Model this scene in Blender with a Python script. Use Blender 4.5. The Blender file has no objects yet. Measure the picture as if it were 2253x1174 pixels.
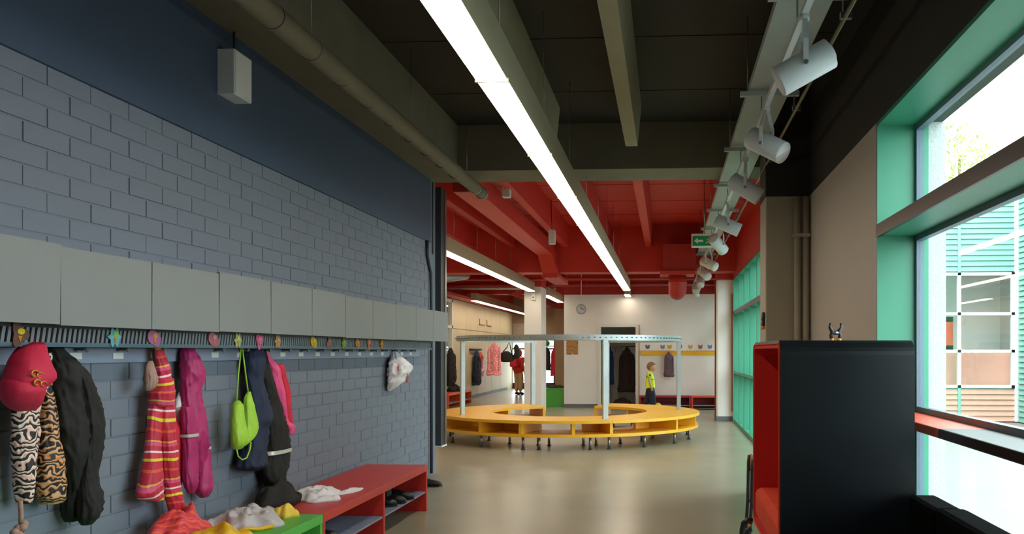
import bpy, bmesh, math, random, json
from mathutils import Vector, Matrix, noise as mnoise
random.seed(7)
S = bpy.context.scene
COL = S.collection
R = math.radians
# ------------------------------------------------------------------ camera, sky, exposure
cam_d = bpy.data.cameras.new('camera'); cam = bpy.data.objects.new('camera', cam_d); COL.objects.link(cam)
cam.location = (0, 0, 1.42); cam.rotation_euler = (R(90), 0, R(3.5))
cam_d.sensor_width = 36; cam_d.sensor_fit = 'HORIZONTAL'; cam_d.lens = 1900 * 36 / 2253
cam_d.shift_x = -0.0990; cam_d.shift_y = 0.0826; cam_d.clip_end = 200
S.camera = cam
W = bpy.data.worlds.new('overcast_sky'); S.world = W; W.use_nodes = True
bgn = W.node_tree.nodes['Background']; bgn.inputs[0].default_value = (0.86, 0.95, 1.0, 1); bgn.inputs[1].default_value = 7.6
S.view_settings.view_transform = 'Standard'; S.view_settings.look = 'None'
S.view_settings.exposure = 0.15; S.view_settings.gamma = 1.0; S.view_settings.use_curve_mapping = False
S.cycles.max_bounces = 8; S.cycles.diffuse_bounces = 5; S.cycles.glossy_bounces = 4; S.cycles.transparent_max_bounces = 12
S.cycles.sample_clamp_indirect = 8.0
LAMP = 14.0          # strength of the warm strip lights

# ------------------------------------------------------------------ materials
def lin(h):
    h = h.lstrip('#'); v = [int(h[i:i+2], 16) / 255 for i in (0, 2, 4)]
    return tuple(c / 12.92 if c <= .04045 else ((c + .055) / 1.055) ** 2.4 for c in v) + (1,)
MATS = {}
def mat(name, col, rough=.6, metal=0., vary=.08, scale=6., bump=0., bscale=60., spec=.5, coat=0.):
    if name in MATS: return MATS[name]
    m = bpy.data.materials.new(name); m.use_nodes = True; nt = m.node_tree; N = nt.nodes; L = nt.links
    b = N['Principled BSDF']; b.inputs['Roughness'].default_value = rough; b.inputs['Metallic'].default_value = metal
    b.inputs['Specular IOR Level'].default_value = spec; b.inputs['Coat Weight'].default_value = coat
    c = lin(col)
    tc = N.new('ShaderNodeTexCoord'); nz = N.new('ShaderNodeTexNoise'); nz.inputs['Scale'].default_value = scale; nz.inputs['Detail'].default_value = 4
    L.new(tc.outputs['Object'], nz.inputs['Vector'])
    rp = N.new('ShaderNodeValToRGB'); e = rp.color_ramp.elements
    e[0].position = .3; e[1].position = .7
    e[0].color = tuple(max(0, x * (1 - vary)) for x in c[:3]) + (1,); e[1].color = tuple(min(1, x * (1 + vary)) for x in c[:3]) + (1,)
    L.new(nz.outputs['Fac'], rp.inputs['Fac']); L.new(rp.outputs['Color'], b.inputs['Base Color'])
    if bump:
        n2 = N.new('ShaderNodeTexNoise'); n2.inputs['Scale'].default_value = bscale; n2.inputs['Detail'].default_value = 3
        L.new(tc.outputs['Object'], n2.inputs['Vector'])
        bp = N.new('ShaderNodeBump'); bp.inputs['Strength'].default_value = bump; bp.inputs['Distance'].default_value = .01
        L.new(n2.outputs['Fac'], bp.inputs['Height']); L.new(bp.outputs['Normal'], b.inputs['Normal'])
    MATS[name] = m; return m
def emit(name, col, strength):
    m = bpy.data.materials.new(name); m.use_nodes = True; nt = m.node_tree; nt.nodes.clear()
    e = nt.nodes.new('ShaderNodeEmission'); e.inputs[0].default_value = col; e.inputs[1].default_value = strength
    o = nt.nodes.new('ShaderNodeOutputMaterial'); nt.links.new(e.outputs[0], o.inputs[0]); MATS[name] = m; return m
def glass(name, tint=(.96, 1, .99, 1), refl=1.0):
    m = bpy.data.materials.new(name); m.use_nodes = True; nt = m.node_tree; N = nt.nodes; N.clear()
    t = N.new('ShaderNodeBsdfTransparent'); t.inputs[0].default_value = tint
    g = N.new('ShaderNodeBsdfGlossy'); g.inputs['Roughness'].default_value = .02
    f0 = N.new('ShaderNodeLayerWeight'); f0.inputs[0].default_value = .5
    f1 = N.new('ShaderNodeMath'); f1.operation = 'POWER'; f1.inputs[1].default_value = 4.5; nt.links.new(f0.outputs['Facing'], f1.inputs[0])
    f = N.new('ShaderNodeMath'); f.operation = 'MULTIPLY_ADD'; f.inputs[1].default_value = .6; f.inputs[2].default_value = .02; nt.links.new(f1.outputs[0], f.inputs[0])
    mx = N.new('ShaderNodeMixShader'); o = N.new('ShaderNodeOutputMaterial')
    nt.links.new(f.outputs[0], mx.inputs[0]); nt.links.new(t.outputs[0], mx.inputs[1]); nt.links.new(g.outputs[0], mx.inputs[2]); nt.links.new(mx.outputs[0], o.inputs[0])
    MATS[name] = m; return m
def stripe_mat(name, stops, scale, distort, rough=.6, rot=(0, 0, 0), stretch=(1, 1, 1), detail=1.5):
    """cloth print: bands of flat colours, wavy"""
    m = bpy.data.materials.new(name); m.use_nodes = True; nt = m.node_tree; N = nt.nodes; L = nt.links
    b = N['Principled BSDF']; b.inputs['Roughness'].default_value = rough; b.inputs['Sheen Weight'].default_value = .1
    tc = N.new('ShaderNodeTexCoord'); mp = N.new('ShaderNodeMapping'); mp.inputs['Rotation'].default_value = rot; mp.inputs['Scale'].default_value = stretch
    wv = N.new('ShaderNodeTexWave'); wv.wave_type = 'BANDS'; wv.bands_direction = 'Z'; wv.wave_profile = 'SAW'
    wv.inputs['Scale'].default_value = scale; wv.inputs['Distortion'].default_value = distort; wv.inputs['Detail'].default_value = detail; wv.inputs['Detail Scale'].default_value = 1.6
    rp = N.new('ShaderNodeValToRGB'); rp.color_ramp.interpolation = 'CONSTANT'; e = rp.color_ramp.elements
    e[0].position = stops[0][0]; e[0].color = lin(stops[0][1]); e[1].position = stops[1][0]; e[1].color = lin(stops[1][1])
    for p, c in stops[2:]:
        x = e.new(p); x.color = lin(c)
    L.new(tc.outputs['Object'], mp.inputs[0]); L.new(mp.outputs[0], wv.inputs[0]); L.new(wv.outputs['Fac'], rp.inputs[0]); L.new(rp.outputs[0], b.inputs['Base Color'])
    MATS[name] = m; return m
mat('paint_grey_blue', '#757d8b', .75, vary=.03, scale=3, bump=.06, bscale=90)
mat('paint_mortar', '#717987', .85, vary=.05)
mat('paint_blue_smooth', '#40516a', .6, vary=.03, scale=2, bump=.03)
mat('locker_grey', '#7f8283', .55, vary=.02, scale=3, bump=.02, bscale=200)
mat('locker_body', '#7f8187', .6)
mat('linoleum', '#9a9681', .27, vary=.07, scale=1.3, bump=.03, bscale=220, spec=.45)
mat('rib_beige', '#a0977a', .75, vary=.06, scale=2.5, bump=.06)
mat('rack_grey', '#868b90', .5, .2)
mat('concrete_dark', '#2c2821', .75, vary=.08, scale=2.5, bump=.08)
mat('concrete_grey', '#75705d', .75, vary=.08, scale=2.5, bump=.08)
mat('concrete_black', '#2c2925', .7, vary=.08, scale=2.5)
mat('paint_red', '#c4332a', .5, vary=.05, scale=2.5, bump=.05)
mat('paint_red_deep', '#a82420', .5, vary=.05)
mat('paint_white', '#ebe6e1', .6, vary=.02, scale=2, bump=.02)
mat('paint_cream', '#d9c9a8', .6, vary=.03, scale=2)
mat('paint_beige', '#c6b9ad', .6, vary=.02, scale=2, bump=.02)
mat('paint_taupe', '#aca18f', .6, vary=.02)
mat('paint_brown', '#a08468', .6, vary=.03)
mat('skirting_grey', '#6d6f70', .6)
mat('green_frame', '#3d9173', .4, vary=.02, scale=2)
mat('grey_frame', '#5f7383', .4, vary=.03)
mat('bronze_trim', '#2c1a17', .35, vary=.06)
mat('orange_reflection', '#e0522c', .3, vary=.04)  # reflected red put into the colour, for the sill end and annex bars
mat('white_frame', '#e6e8e6', .45, vary=.02)
mat('stucco', '#bcc0bf', .9, vary=.06, scale=30, bump=.6, bscale=70)
mat('facade_green', '#83b8a7', .7, vary=.04)
mat('facade_reflection_pink', '#dcab94', .7, vary=.04)  # slat colour with the red reflection mixed in
mat('paving', '#82827d', .9, vary=.05, scale=3)
mat('aluminium', '#b5ad90', .45, .45, vary=.03)
mat('galvanised', '#a9b0b0', .4, .6, vary=.05, scale=9)
mat('tray_grey', '#b3bbb8', .5, .2, vary=.04)
mat('lamp_white', '#d5dadd', .4, vary=.02)
mat('lamp_dark', '#2b2a2a', .5); mat('lamp_inside', '#6f6a66', .5, vary=.05); mat('pipe_brass', '#8a8266', .4, .5)
mat('steel_dark', '#3f4348', .45, .3)
mat('steel', '#9a9c9c', .3, .85, vary=.04)
mat('bench_red', '#c8332b', .4, vary=.03, scale=3)
mat('bench_orange', '#dd4f25', .4, vary=.03)
mat('bench_maroon', '#a02638', .45, vary=.03)
mat('bench_green', '#57b348', .42, vary=.03, scale=3)
mat('bench_yellow', '#f0b52a', .38, vary=.03, scale=3)
mat('shelf_grey', '#8d97ab', .5, vary=.03)
mat('black_laminate', '#0b0e12', .36, vary=.25, scale=4, spec=.3)
mat('black_fabric', '#050506', 1., vary=.15, bump=.2, spec=.1)
mat('red_felt', '#c41d14', .85, vary=.05, bump=.15)
mat('orange_felt', '#e2401a', .85, vary=.05, bump=.15)
mat('plywood', '#b58a58', .5, vary=.1)
mat('plastic_white', '#dfe0de', .4, vary=.02)
mat('plastic_black', '#1c1c20', .45)
mat('plastic_orange', '#d98a2a', .45)
mat('rubber_black', '#1b1d22', .4, vary=.1)
mat('cloth_black', '#1b1917', .8, vary=.15, scale=14, bump=.25, bscale=40)
mat('cloth_navy', '#1d2742', .75, vary=.15, scale=14, bump=.25, bscale=40)
mat('cloth_magenta', '#b02668', .55, vary=.14, scale=14, bump=.2, bscale=35)
mat('cloth_pink', '#f0578f', .7, vary=.1, scale=14, bump=.2)
mat('cloth_red', '#d62a45', .7, vary=.1, scale=14, bump=.2)
mat('cloth_cap', '#c81f45', .7, vary=.06, scale=14, bump=.1)
mat('cloth_lime', '#a5d63f', .55, vary=.06, scale=10, bump=.15)
mat('cloth_white', '#e3dfe2', .75, vary=.04, scale=14, bump=.2)
mat('cloth_grey', '#bfb9bb', .8, vary=.06, scale=14, bump=.2)
mat('cloth_yellow', '#ecc94a', .7, vary=.07, scale=10, bump=.15)
mat('cloth_gold', '#dcae12', .5, vary=.12, scale=8, bump=.2)
mat('cloth_taupe', '#a58478', .8, vary=.12, scale=18, bump=.3)
mat('cloth_plum', '#6a5560', .75, vary=.1)
mat('cloth_brown', '#3a2b25', .85, vary=.15)
mat('cloth_blue', '#27427f', .75, vary=.1)
mat('reflective_strip', '#cfcabd', .35, .2)
mat('plastic_bag', '#eae6ea', .35, vary=.03, bump=.2, bscale=25)
mat('star_red', '#b9383c', .6)
mat('gold_print', '#c98a3a', .35, .6)
mat('neon_shirt', '#e2ff3a', .7, vary=.04)
mat('shirt_print', '#2f6f8f', .7)
mat('trouser_navy', '#23263a', .8)
mat('skin', '#d99f86', .55, vary=.04, scale=12)
mat('hair', '#8a6a4c', .8, vary=.2, scale=40)
mat('khaki', '#bfa27c', .8)
mat('jacket_orange_red', '#cf3326', .7)
mat('exit_green', '#1f9a4c', .5)
mat('bark', '#6b5a48', .9)
mat('leaf_pale', '#8aa044', .7, vary=.2)
emit('strip_light', (1.0, .86, .66, 1), LAMP)
emit('lamp_bulb', (1.0, .93, .8, 1), 3.0)
emit('far_lamp', (1.0, .72, .4, 1), 6.0)
glass('window_glass'); glass('facade_glass', (.93, .97, .96, 1)); mat('reflection_pink', '#eea592', .7, vary=.04)  # the pink imitates the red hall mirrored in the facade window
m = mat('frosted', '#e8eeee', .3); MATS['frosted'].node_tree.nodes['Principled BSDF'].inputs['Transmission Weight'].default_value = .0
stripe_mat('cloth_striped', [(0, '#c3213f'), (.16, '#e4573f'), (.22, '#c3213f'), (.4, '#e6d52f'), (.47, '#d32a4a'), (.62, '#f3d9da'), (.67, '#c3213f'), (.8, '#dd4f7c'), (.9, '#e8b04a'), (.94, '#c3213f')], 1.6, 2.2)
stripe_mat('cloth_tiger', [(0, '#17100f'), (.45, '#c9803c'), (.62, '#d9a67a'), (.95, '#17100f')], 12., 15., detail=1.2)
stripe_mat('cloth_zebra', [(0, '#17100f'), (.42, '#e3b9a8'), (.7, '#eedccf'), (.95, '#17100f')], 12., 15., detail=1.2)
stripe_mat('cloth_orange_pattern', [(0, '#d22e44'), (.45, '#ef5a35'), (.75, '#cf2f63'), (.9, '#ef5a35')], 7., 6., rot=(.6, .5, 0))
stripe_mat('cloth_pink_pattern', [(0, '#e98a92'), (.5, '#f2b5ae'), (.8, '#d9606e')], 9., 14.)
stripe_mat('poster_print', [(0, '#b8783e'), (.35, '#c98f52'), (.55, '#6e4a2a'), (.62, '#c48548'), (.88, '#5c6a35')], 3., 9.)

# ------------------------------------------------------------------ mesh helpers (world coordinates)
class MB:
    def __init__(s): s.v = []; s.f = []; s.sm = []
    def add(s, vs, fs, smooth=False):
        o = len(s.v); s.v += [tuple(v) for v in vs]
        for f in fs: s.f.append(tuple(i + o for i in f)); s.sm.append(smooth)
        return s
    def box(s, x0, x1, y0, y1, z0, z1, bev=0.):
        x0, x1 = min(x0, x1), max(x0, x1); y0, y1 = min(y0, y1), max(y0, y1); z0, z1 = min(z0, z1), max(z0, z1)
        b = min(bev, (x1 - x0) * .45, (y1 - y0) * .45, (z1 - z0) * .45)
        if b <= 0:
            vs = [(x, y, z) for z in (z0, z1) for x, y in ((x0, y0), (x1, y0), (x1, y1), (x0, y1))]
            return s.add(vs, [(3, 2, 1, 0), (4, 5, 6, 7), (0, 1, 5, 4), (1, 2, 6, 5), (2, 3, 7, 6), (3, 0, 4, 7)])
        bm = bmesh.new(); bmesh.ops.create_cube(bm, size=1)
        for v in bm.verts: v.co = ((x0 + x1) / 2 + v.co.x * (x1 - x0), (y0 + y1) / 2 + v.co.y * (y1 - y0), (z0 + z1) / 2 + v.co.z * (z1 - z0))
        bmesh.ops.bevel(bm, geom=list(bm.edges), offset=b, segments=2, profile=.5, affect='EDGES')
        bm.verts.index_update()
        s.add([v.co for v in bm.verts], [[v.index for v in f.verts] for f in bm.faces]); bm.free(); return s
    def tube(s, pts, r, n=8, caps=True):
        P = [Vector(p) for p in pts]; rs = r if isinstance(r, (list, tuple)) else [r] * len(P); vs = []; fs = []
        t0 = (P[1] - P[0]).normalized(); u = t0.orthogonal().normalized()
        for i, p in enumerate(P):
            t = (P[min(i + 1, len(P) - 1)] - P[max(i - 1, 0)]).normalized()
            u = (u - t * u.dot(t)).normalized(); w = t.cross(u)
            for k in range(n):
                a = 2 * math.pi * k / n; vs.append(p + (u * math.cos(a) + w * math.sin(a)) * rs[i])
        for i in range(len(P) - 1):
            for k in range(n): fs.append((i * n + k, i * n + (k + 1) % n, (i + 1) * n + (k + 1) % n, (i + 1) * n + k))
        s.add(vs, fs, True)
        if caps:
            o = len(s.v) - len(vs); s.f.append(tuple(o + k for k in range(n))[::-1]); s.sm.append(False)
            e = o + (len(P) - 1) * n; s.f.append(tuple(e + k for k in range(n))); s.sm.append(False)
        return s
    def prism(s, poly, axis, a0, a1):
        """poly of 2D points extruded along axis 'x','y','z' from a0 to a1"""
        def P(p, a): return {'x': (a, p[0], p[1]), 'y': (p[0], a, p[1]), 'z': (p[0], p[1], a)}[axis]
        n = len(poly); vs = [P(p, a0) for p in poly] + [P(p, a1) for p in poly]
        fs = [tuple(range(n))[::-1], tuple(range(n, 2 * n))] + [(i, (i + 1) % n, n + (i + 1) % n, n + i) for i in range(n)]
        return s.add(vs, fs)
    def arc(s, c, r0, r1, z0, z1, a0, a1, n=64):
        vs = []; fs = []
        for i in range(n + 1):
            a = R(a0 + (a1 - a0) * i / n); ca, sa = math.cos(a), math.sin(a)
            for r, z in ((r0, z0), (r1, z0), (r1, z1), (r0, z1)): vs.append((c[0] + r * ca, c[1] + r * sa, z))
        for i in range(n):
            for k in range(4): fs.append((i * 4 + k, i * 4 + (k + 1) % 4, (i + 1) * 4 + (k + 1) % 4, (i + 1) * 4 + k))
        fs += [(3, 2, 1, 0), tuple(n * 4 + k for k in range(4))]
        return s.add(vs, fs)
    def ball(s, c, rx, ry=None, rz=None, seg=14, rings=9):
        ry = ry or rx; rz = rz or rx; vs = [(c[0], c[1], c[2] - rz)]; fs = []
        for i in range(1, rings):
            t = -math.pi / 2 + math.pi * i / rings
            for k in range(seg):
                a = 2 * math.pi * k / seg; vs.append((c[0] + rx * math.cos(t) * math.cos(a), c[1] + ry * math.cos(t) * math.sin(a), c[2] + rz * math.sin(t)))
        vs.append((c[0], c[1], c[2] + rz)); last = len(vs) - 1
        for k in range(seg): fs.append((0, 1 + (k + 1) % seg, 1 + k)); fs.append((last, last - seg + k, last - seg + (k + 1) % seg))
        for i in range(rings - 2):
            for k in range(seg): a = 1 + i * seg; fs.append((a + k, a + (k + 1) % seg, a + seg + (k + 1) % seg, a + seg + k))
        return s.add(vs, fs, True)
WL = {}      # world location of each thing's origin
def mesh_of(name, mb, off):
    me = bpy.data.meshes.new(name); me.from_pydata([(v[0] - off[0], v[1] - off[1], v[2] - off[2]) for v in mb.v], [], mb.f)
    me.polygons.foreach_set('use_smooth', mb.sm); me.validate()
    bm = bmesh.new(); bm.from_mesh(me); bmesh.ops.recalc_face_normals(bm, faces=bm.faces); bm.to_mesh(me); bm.free()
    return me
def obj(name, mb, material, parent=None, label=None):
    if parent is None:
        xs, ys, zs = zip(*mb.v); off = ((min(xs) + max(xs)) / 2, (min(ys) + max(ys)) / 2, min(zs))
    else: off = WL[parent.name]
    o = bpy.data.objects.new(name, mesh_of(name, mb, off)); COL.objects.link(o)
    o.data.materials.append(MATS[material] if isinstance(material, str) else material)
    if parent is None: o.location = off
    else: o.parent = parent
    WL[o.name] = off
    if label: o['label'] = label
    return o
def tag(o, label, cat, group=None):
    o['label'] = label; o['category'] = cat
    if group: o['group'] = group
    return o
def thing(name, label, cat, loc, group=None):
    o = bpy.data.objects.new(name, None); COL.objects.link(o); o.location = loc; o.empty_display_size = .1; WL[o.name] = tuple(loc)
    return tag(o, label, cat, group)
def struct(name, mb, material, parent=None):
    o = obj(name, mb, material, parent)
    if parent is None: o['kind'] = 'structure'
    return o
def sroot(name, loc):
    o = bpy.data.objects.new(name, None); COL.objects.link(o); o.location = loc; WL[o.name] = tuple(loc); o['kind'] = 'structure'; return o
def share(name, mesh, parent, local):
    o = bpy.data.objects.new(name, mesh); COL.objects.link(o); o.parent = parent; o.location = local; WL[o.name] = WL[parent.name]; return o
# ================================================================== THE SETTING
WXL, WXR, BW = -2.72, 1.36, 21.9       # left brick wall, window wall, far white wall
SLAB = 3.9
struct('floor', MB().box(-7.0, 1.36, -3, 33.2, -.2, 0), 'linoleum')
# ---- ceiling of the dark half: slab, ribs, beams
cl = struct('ceiling', MB().box(-3.1, 1.78, -3, 9.7, SLAB, SLAB + .3), 'concrete_dark')
for xc in (-.35, -1.18):
    struct('rib', MB().prism([(xc - .06, 3.5), (xc + .06, 3.5), (xc + .1, SLAB), (xc - .1, SLAB)], 'y', -2.9, 8.75), 'rib_beige', cl)
struct('edge_beam', MB().box(WXL - .3, -2.285, -3, 9.35, 3.4, SLAB), 'concrete_grey', cl)
struct('cross_beam', MB().box(-6.9, WXR, 9.35, 9.99, 3.4, SLAB), 'concrete_grey', cl)
for y in (1.2, 2.6, 4.0, 5.4, 6.8, 8.2):        # joints of the slab boards
    struct('joint_strip', MB().box(-2.28, WXR, y, y + .012, SLAB - .006, SLAB), 'concrete_black', cl)
# ---- ceiling of the red half
cr = struct('ceiling', MB().box(-7.2, 1.78, 9.7, 33.4, SLAB, SLAB + .3), 'paint_red')
for xc in (-.35, -1.18, -2.0, -3.05, -3.9, -4.75):
    struct('rib', MB().prism([(xc - .06, 3.5), (xc + .06, 3.5), (xc + .1, SLAB), (xc - .1, SLAB)], 'y', 10.0, 17.1), 'paint_red', cr)
    struct('rib', MB().prism([(xc - .06, 3.5), (xc + .06, 3.5), (xc + .1, SLAB), (xc - .1, SLAB)], 'y', 17.6, 33), 'paint_red', cr)
struct('cross_beam', MB().box(-6.9, WXR, 17.1, 17.6, 3.0, SLAB), 'paint_red', cr)
struct('cross_beam', MB().box(-6.9, WXR, 25.0, 25.4, 3.1, SLAB), 'paint_red', cr)
for y in (11.4, 12.8, 14.2, 15.6):
    struct('joint_strip', MB().box(-6.9, WXR, y, y + .012, SLAB - .006, SLAB), 'paint_red_deep', cr)
# ---- left brick wall
wl = struct('wall_left', MB().box(WXL - .3, WXL - .004, -3, 9.85, 0, 3.9), 'paint_mortar')
struct('smooth_panel', MB().box(WXL - .02, WXL + .012, -3, 9.8, 2.69, 3.4), 'paint_blue_smooth', wl)
struct('ledge_strip', MB().box(WXL, WXL + .02, -3, 9.8, 2.675, 2.70), 'paint_blue_smooth', wl)
struct('end_pilaster', MB().box(WXL - .3, WXL + .006, 9.74, 10.02, 0, 3.4), 'paint_grey_blue', wl)
BP, CP = .29, .0935
def brick_mb(L, x, y, z):
    mb = MB(); g = .0026; c = .0025; h0, h1 = z + g, z + CP - g; y0, y1 = y + g, y + L - g; xf = x; xb = x - .02
    vs = [(xb, y0, h0), (xb, y1, h0), (xb, y1, h1), (xb, y0, h1), (xf, y0 + c, h0 + c), (xf, y1 - c, h0 + c), (xf, y1 - c, h1 - c), (xf, y0 + c, h1 - c)]
    return mb.add(vs, [(4, 5, 6, 7), (0, 1, 5, 4), (1, 2, 6, 5), (2, 3, 7, 6), (3, 0, 4, 7)])
cells = []
for i in range(29):
    z = i * CP - .03
    if z < -.05: continue
    off = (.145 if i % 2 else 0)
    y = 1.9 + off
    while y < 9.72:
        L = min(BP, 9.735 - y)
        if L > .05:
            d = math.hypot(2.7, y); hid = 1.40 < z < 1.88
            vis = (y > 3.2) and not hid and (z > .38 or y > 7.7) and not (y < 5.3 and z < .2)
            cells.append((-(1 / d ** 3) if vis else 1, y, z, L))
        y += BP
cells.sort()
one = mesh_of('brick', brick_mb(BP, 0, 0, 0), (0, 0, 0)); one.materials.append(MATS['paint_grey_blue'])
rest = MB(); cnt = 0; wlo = WL[wl.name]
for sc_, y, z, L in cells:
    if z < 0: z = z + .0
    j = random.uniform(-.0015, .003)
    if cnt < 300 and abs(L - BP) < 1e-6 and sc_ < 0:
        share('brick', one, wl, (WXL + j - wlo[0], y - wlo[1], max(z, -.028) - wlo[2])); cnt += 1
    else:
        b = brick_mb(L, WXL + j, y, z); rest.add(b.v, b.f)
rb = obj('brick_field', rest, 'paint_grey_blue', wl); rb['kind'] = 'stuff'
# downpipe cable on the pilaster
struct('conduit', MB().tube([(WXL + .02, 9.62, 2.68), (WXL + .02, 9.64, 2.5), (WXL + .02, 9.78, 2.32), (WXL + .02, 9.8, 2.1), (WXL + .02, 9.8, .02)], .02, 8), 'steel_dark', wl)
struct('conduit', MB().tube([(WXL + .02, 9.86, 3.38), (WXL + .02, 9.86, 2.55)], .008, 6), 'steel_dark', wl)
gr = struct('trim_1', MB().box(WXL + .0, WXL + .07, 10.03, 10.24, .31, 3.36), 'steel_dark')
struct('edge_strip', MB().box(WXL + .07, WXL + .085, 10.18, 10.24, .31, 3.3), 'steel', gr)
struct('foot_cap', MB().box(WXL - .002, WXL + .088, 10.025, 10.245, .295, .312), 'white_frame', gr)
# ---- room behind the camera and beside the hall (closing walls)
struct('wall_front', MB().box(-3.1, 1.78, -3.2, -3.0, 0, 4.2), 'paint_taupe')
struct('wall_hall', MB().box(-7.0, WXL - .3, 9.7, 10.0, 0, 3.9), 'paint_cream')
# ---- hall's far left wall with cupboards
hw = struct('wall_far_left', MB().box(-7.0, -5.92, 23.6, 33.2, 0, 2.88), 'paint_cream')
struct('upper_wall', MB().box(-7.0, -5.9, 10.0, 33.2, 2.88, 3.9), 'paint_red_deep', hw)
for i, (y0, y1) in enumerate([(23.62, 25.2), (25.22, 26.75), (26.77, 27.84), (27.86, 28.9), (28.92, 30.4), (30.42, 31.9)]):
    for z0, z1 in ((.1, 2.05), (2.07, 2.86)):
        d = struct('cupboard_door', MB().box(-5.93, -5.9, y0, y1, z0, z1, .004), 'paint_cream', hw)
    struct('kick_plate', MB().box(-5.93, -5.905, y0, y1, 0, .1), 'skirting_grey', hw)
for y in (26.98, 28.1):
    struct('bracket', MB().box(-5.9, -5.88, y, y + .05, 2.26, 2.46).box(-5.9, -5.88, y, y + .75, 2.26, 2.3), 'paint_brown', hw)
# glazed partition in front of it
w3 = sroot('window_3', (-5.9, 17, 0))
struct('partition_base', MB().box(-5.98, -5.9, 10, 23.6, 0, .9), 'paint_cream', w3)
for y in (12, 14, 16, 18, 20, 21.9, 22.75, 23.5):
    struct('post', MB().box(-6.0, -5.88, y - .06, y + .06, .9, 2.88), 'white_frame', w3)
for z in (.94, 2.1, 2.82):
    struct('rail', MB().box(-6.0, -5.88, 10, 23.6, z - .04, z + .04), 'white_frame', w3)
struct('pane', MB().box(-5.945, -5.935, 10, 23.6, .9, 2.88), 'window_glass', w3)
struct('wall_side_room', MB().box(-9.2, -9.1, 9.7, 33, 0, 3.9).box(-9.2, -7, 33, 33.1, 0, 3.9).box(-9.2, -7.0, 9.6, 9.7, 0, 3.9), 'paint_cream')
struct('floor_side_room', MB().box(-9.2, -7.0, 9.6, 33, -.2, 0), 'linoleum')
struct('ceiling_side_room', MB().box(-9.2, -7.2, 9.6, 33, 3.9, 4.0), 'paint_red_deep')
# ---- end wall of the hall: brown wall above glazed doors
ew = struct('wall_end', MB().box(-7.0, -2.6, 33.0, 33.2, 1.92, 3.9), 'paint_brown')
struct('notice_board', MB().box(-5.9, -5.35, 32.97, 33.0, 2.0, 2.5), 'paint_taupe', ew)
struct('side_pier', MB().box(-6.0, -5.9, 32.9, 33.1, 0, 1.95), 'paint_brown', ew)
for n_, (x0, x1) in (('door_2', (-6.4, -5.3)), ('door_3', (-5.3, -4.2)), ('door_4', (-4.2, -3.0))):
    d = sroot(n_, ((x0 + x1) / 2, 33.05, 0))
    for a, b, c_, e in ((x0, x0 + .12, 0, 1.92), (x1 - .12, x1, 0, 1.92)): struct('stile', MB().box(a, b, 33.0, 33.08, c_, e), 'steel_dark', d)
    struct('kick_rail', MB().box(x0, x1, 33.0, 33.08, 0, .22), 'steel_dark', d)
    struct('top_rail', MB().box(x0, x1, 33.0, 33.08, 1.84, 1.92), 'steel_dark', d)
    struct('push_bar', MB().box(x0, x1, 32.95, 33.0, 1.5, 1.56), 'steel_dark', d)
    struct('pane', MB().box(x0, x1, 33.03, 33.04, .2, 1.9), 'window_glass', d)
# ---- far white wall with the cloakroom door
bwl = struct('wall_back', MB().box(-2.6, -1.66, BW, BW + .12, 0, 2.87).box(-.77, WXR, BW, BW + .12, 0, 2.87).box(-1.66, -.77, BW, BW + .12, 2.05, 2.87).box(-2.6, -2.48, BW + .12, 26, 0, 2.87), 'paint_white')
struct('upper_wall', MB().box(-2.6, WXR, BW + .02, BW + .12, 2.87, SLAB).box(-2.6, -2.5, BW + .12, 26, 2.87, SLAB), 'paint_red_deep', bwl)
struct('beige_pier', MB().box(-3.36, -2.48, 26.0, 26.2, 0, 2.72), 'paint_brown', bwl)
struct('pier_top', MB().box(-3.4, -2.48, 26.02, 26.2, 2.72, SLAB), 'paint_red_deep', bwl)
struct('side_return', MB().box(-3.0, -2.48, 26.2, 33, 0, SLAB), 'paint_brown', bwl)
bb = struct('baseboard_back', MB().box(-2.602, -1.74, BW - .02, BW, 0, .09).box(-.68, WXR, BW - .02, BW, 0, .09), 'skirting_grey')
d1 = struct('door_1', MB().box(-1.74, -1.655, BW - .03, BW + .14, 0, 2.12).box(-.775, -.69, BW - .03, BW + .14, 0, 2.12).box(-1.655, -.775, BW - .03, BW + .14, 2.045, 2.12), 'plastic_white')
struct('jamb_edge', MB().box(-.70, -.672, BW - .05, BW - .03, 0, 2.1), 'plywood', d1)
struct('wall_cloakroom', MB().box(-2.3, -2.2, BW + .12, 24.2, 0, 2.87).box(-.45, -.35, BW + .12, 24.2, 0, 2.87).box(-2.3, -.35, 24.1, 24.2, 0, 2.87), 'paint_white')
struct('ceiling_cloakroom', MB().box(-2.3, -.35, BW + .12, 24.2, 2.87, 2.95), 'paint_white')
struct('wall_block', MB().box(-2.48, WXR, 26.2, 26.3, 0, SLAB), 'paint_white')
# ---- columns
def column(name, label_loc, boxes_low, boxes_top, base):
    c = struct(name, boxes_low, 'paint_white'); struct('painted_top', boxes_top, 'paint_red', c)
    if base: struct('skirting', base, 'skirting_grey', c)
    return c
column('column_hall', None, MB().box(-3.3, -2.9, 19.95, 20.75, 0, 2.93), MB().box(-3.3, -2.9, 19.95, 20.75, 2.93, 3.9), None)
c2 = column('column_pier', None, MB().box(1.03, WXR, 17.75, 18.25, 0, 2.9, .03), MB().box(1.03, WXR, 17.75, 18.25, 2.9, 3.9), MB().box(1.015, WXR, 17.735, 18.26, 0, .1))
struct('edge_strip', MB().box(1.005, 1.03, 18.0, 18.04, 0, 2.9), 'bench_maroon', c2)
struct('door_stop', MB().box(1.33, 1.345, 17.70, 17.73, .2, 2.6), 'bench_maroon', c2)
c3 = struct('column_corner', MB().box(.945, WXR, 8.3, 8.78, 0, 2.9, .012), 'paint_taupe')
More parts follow.
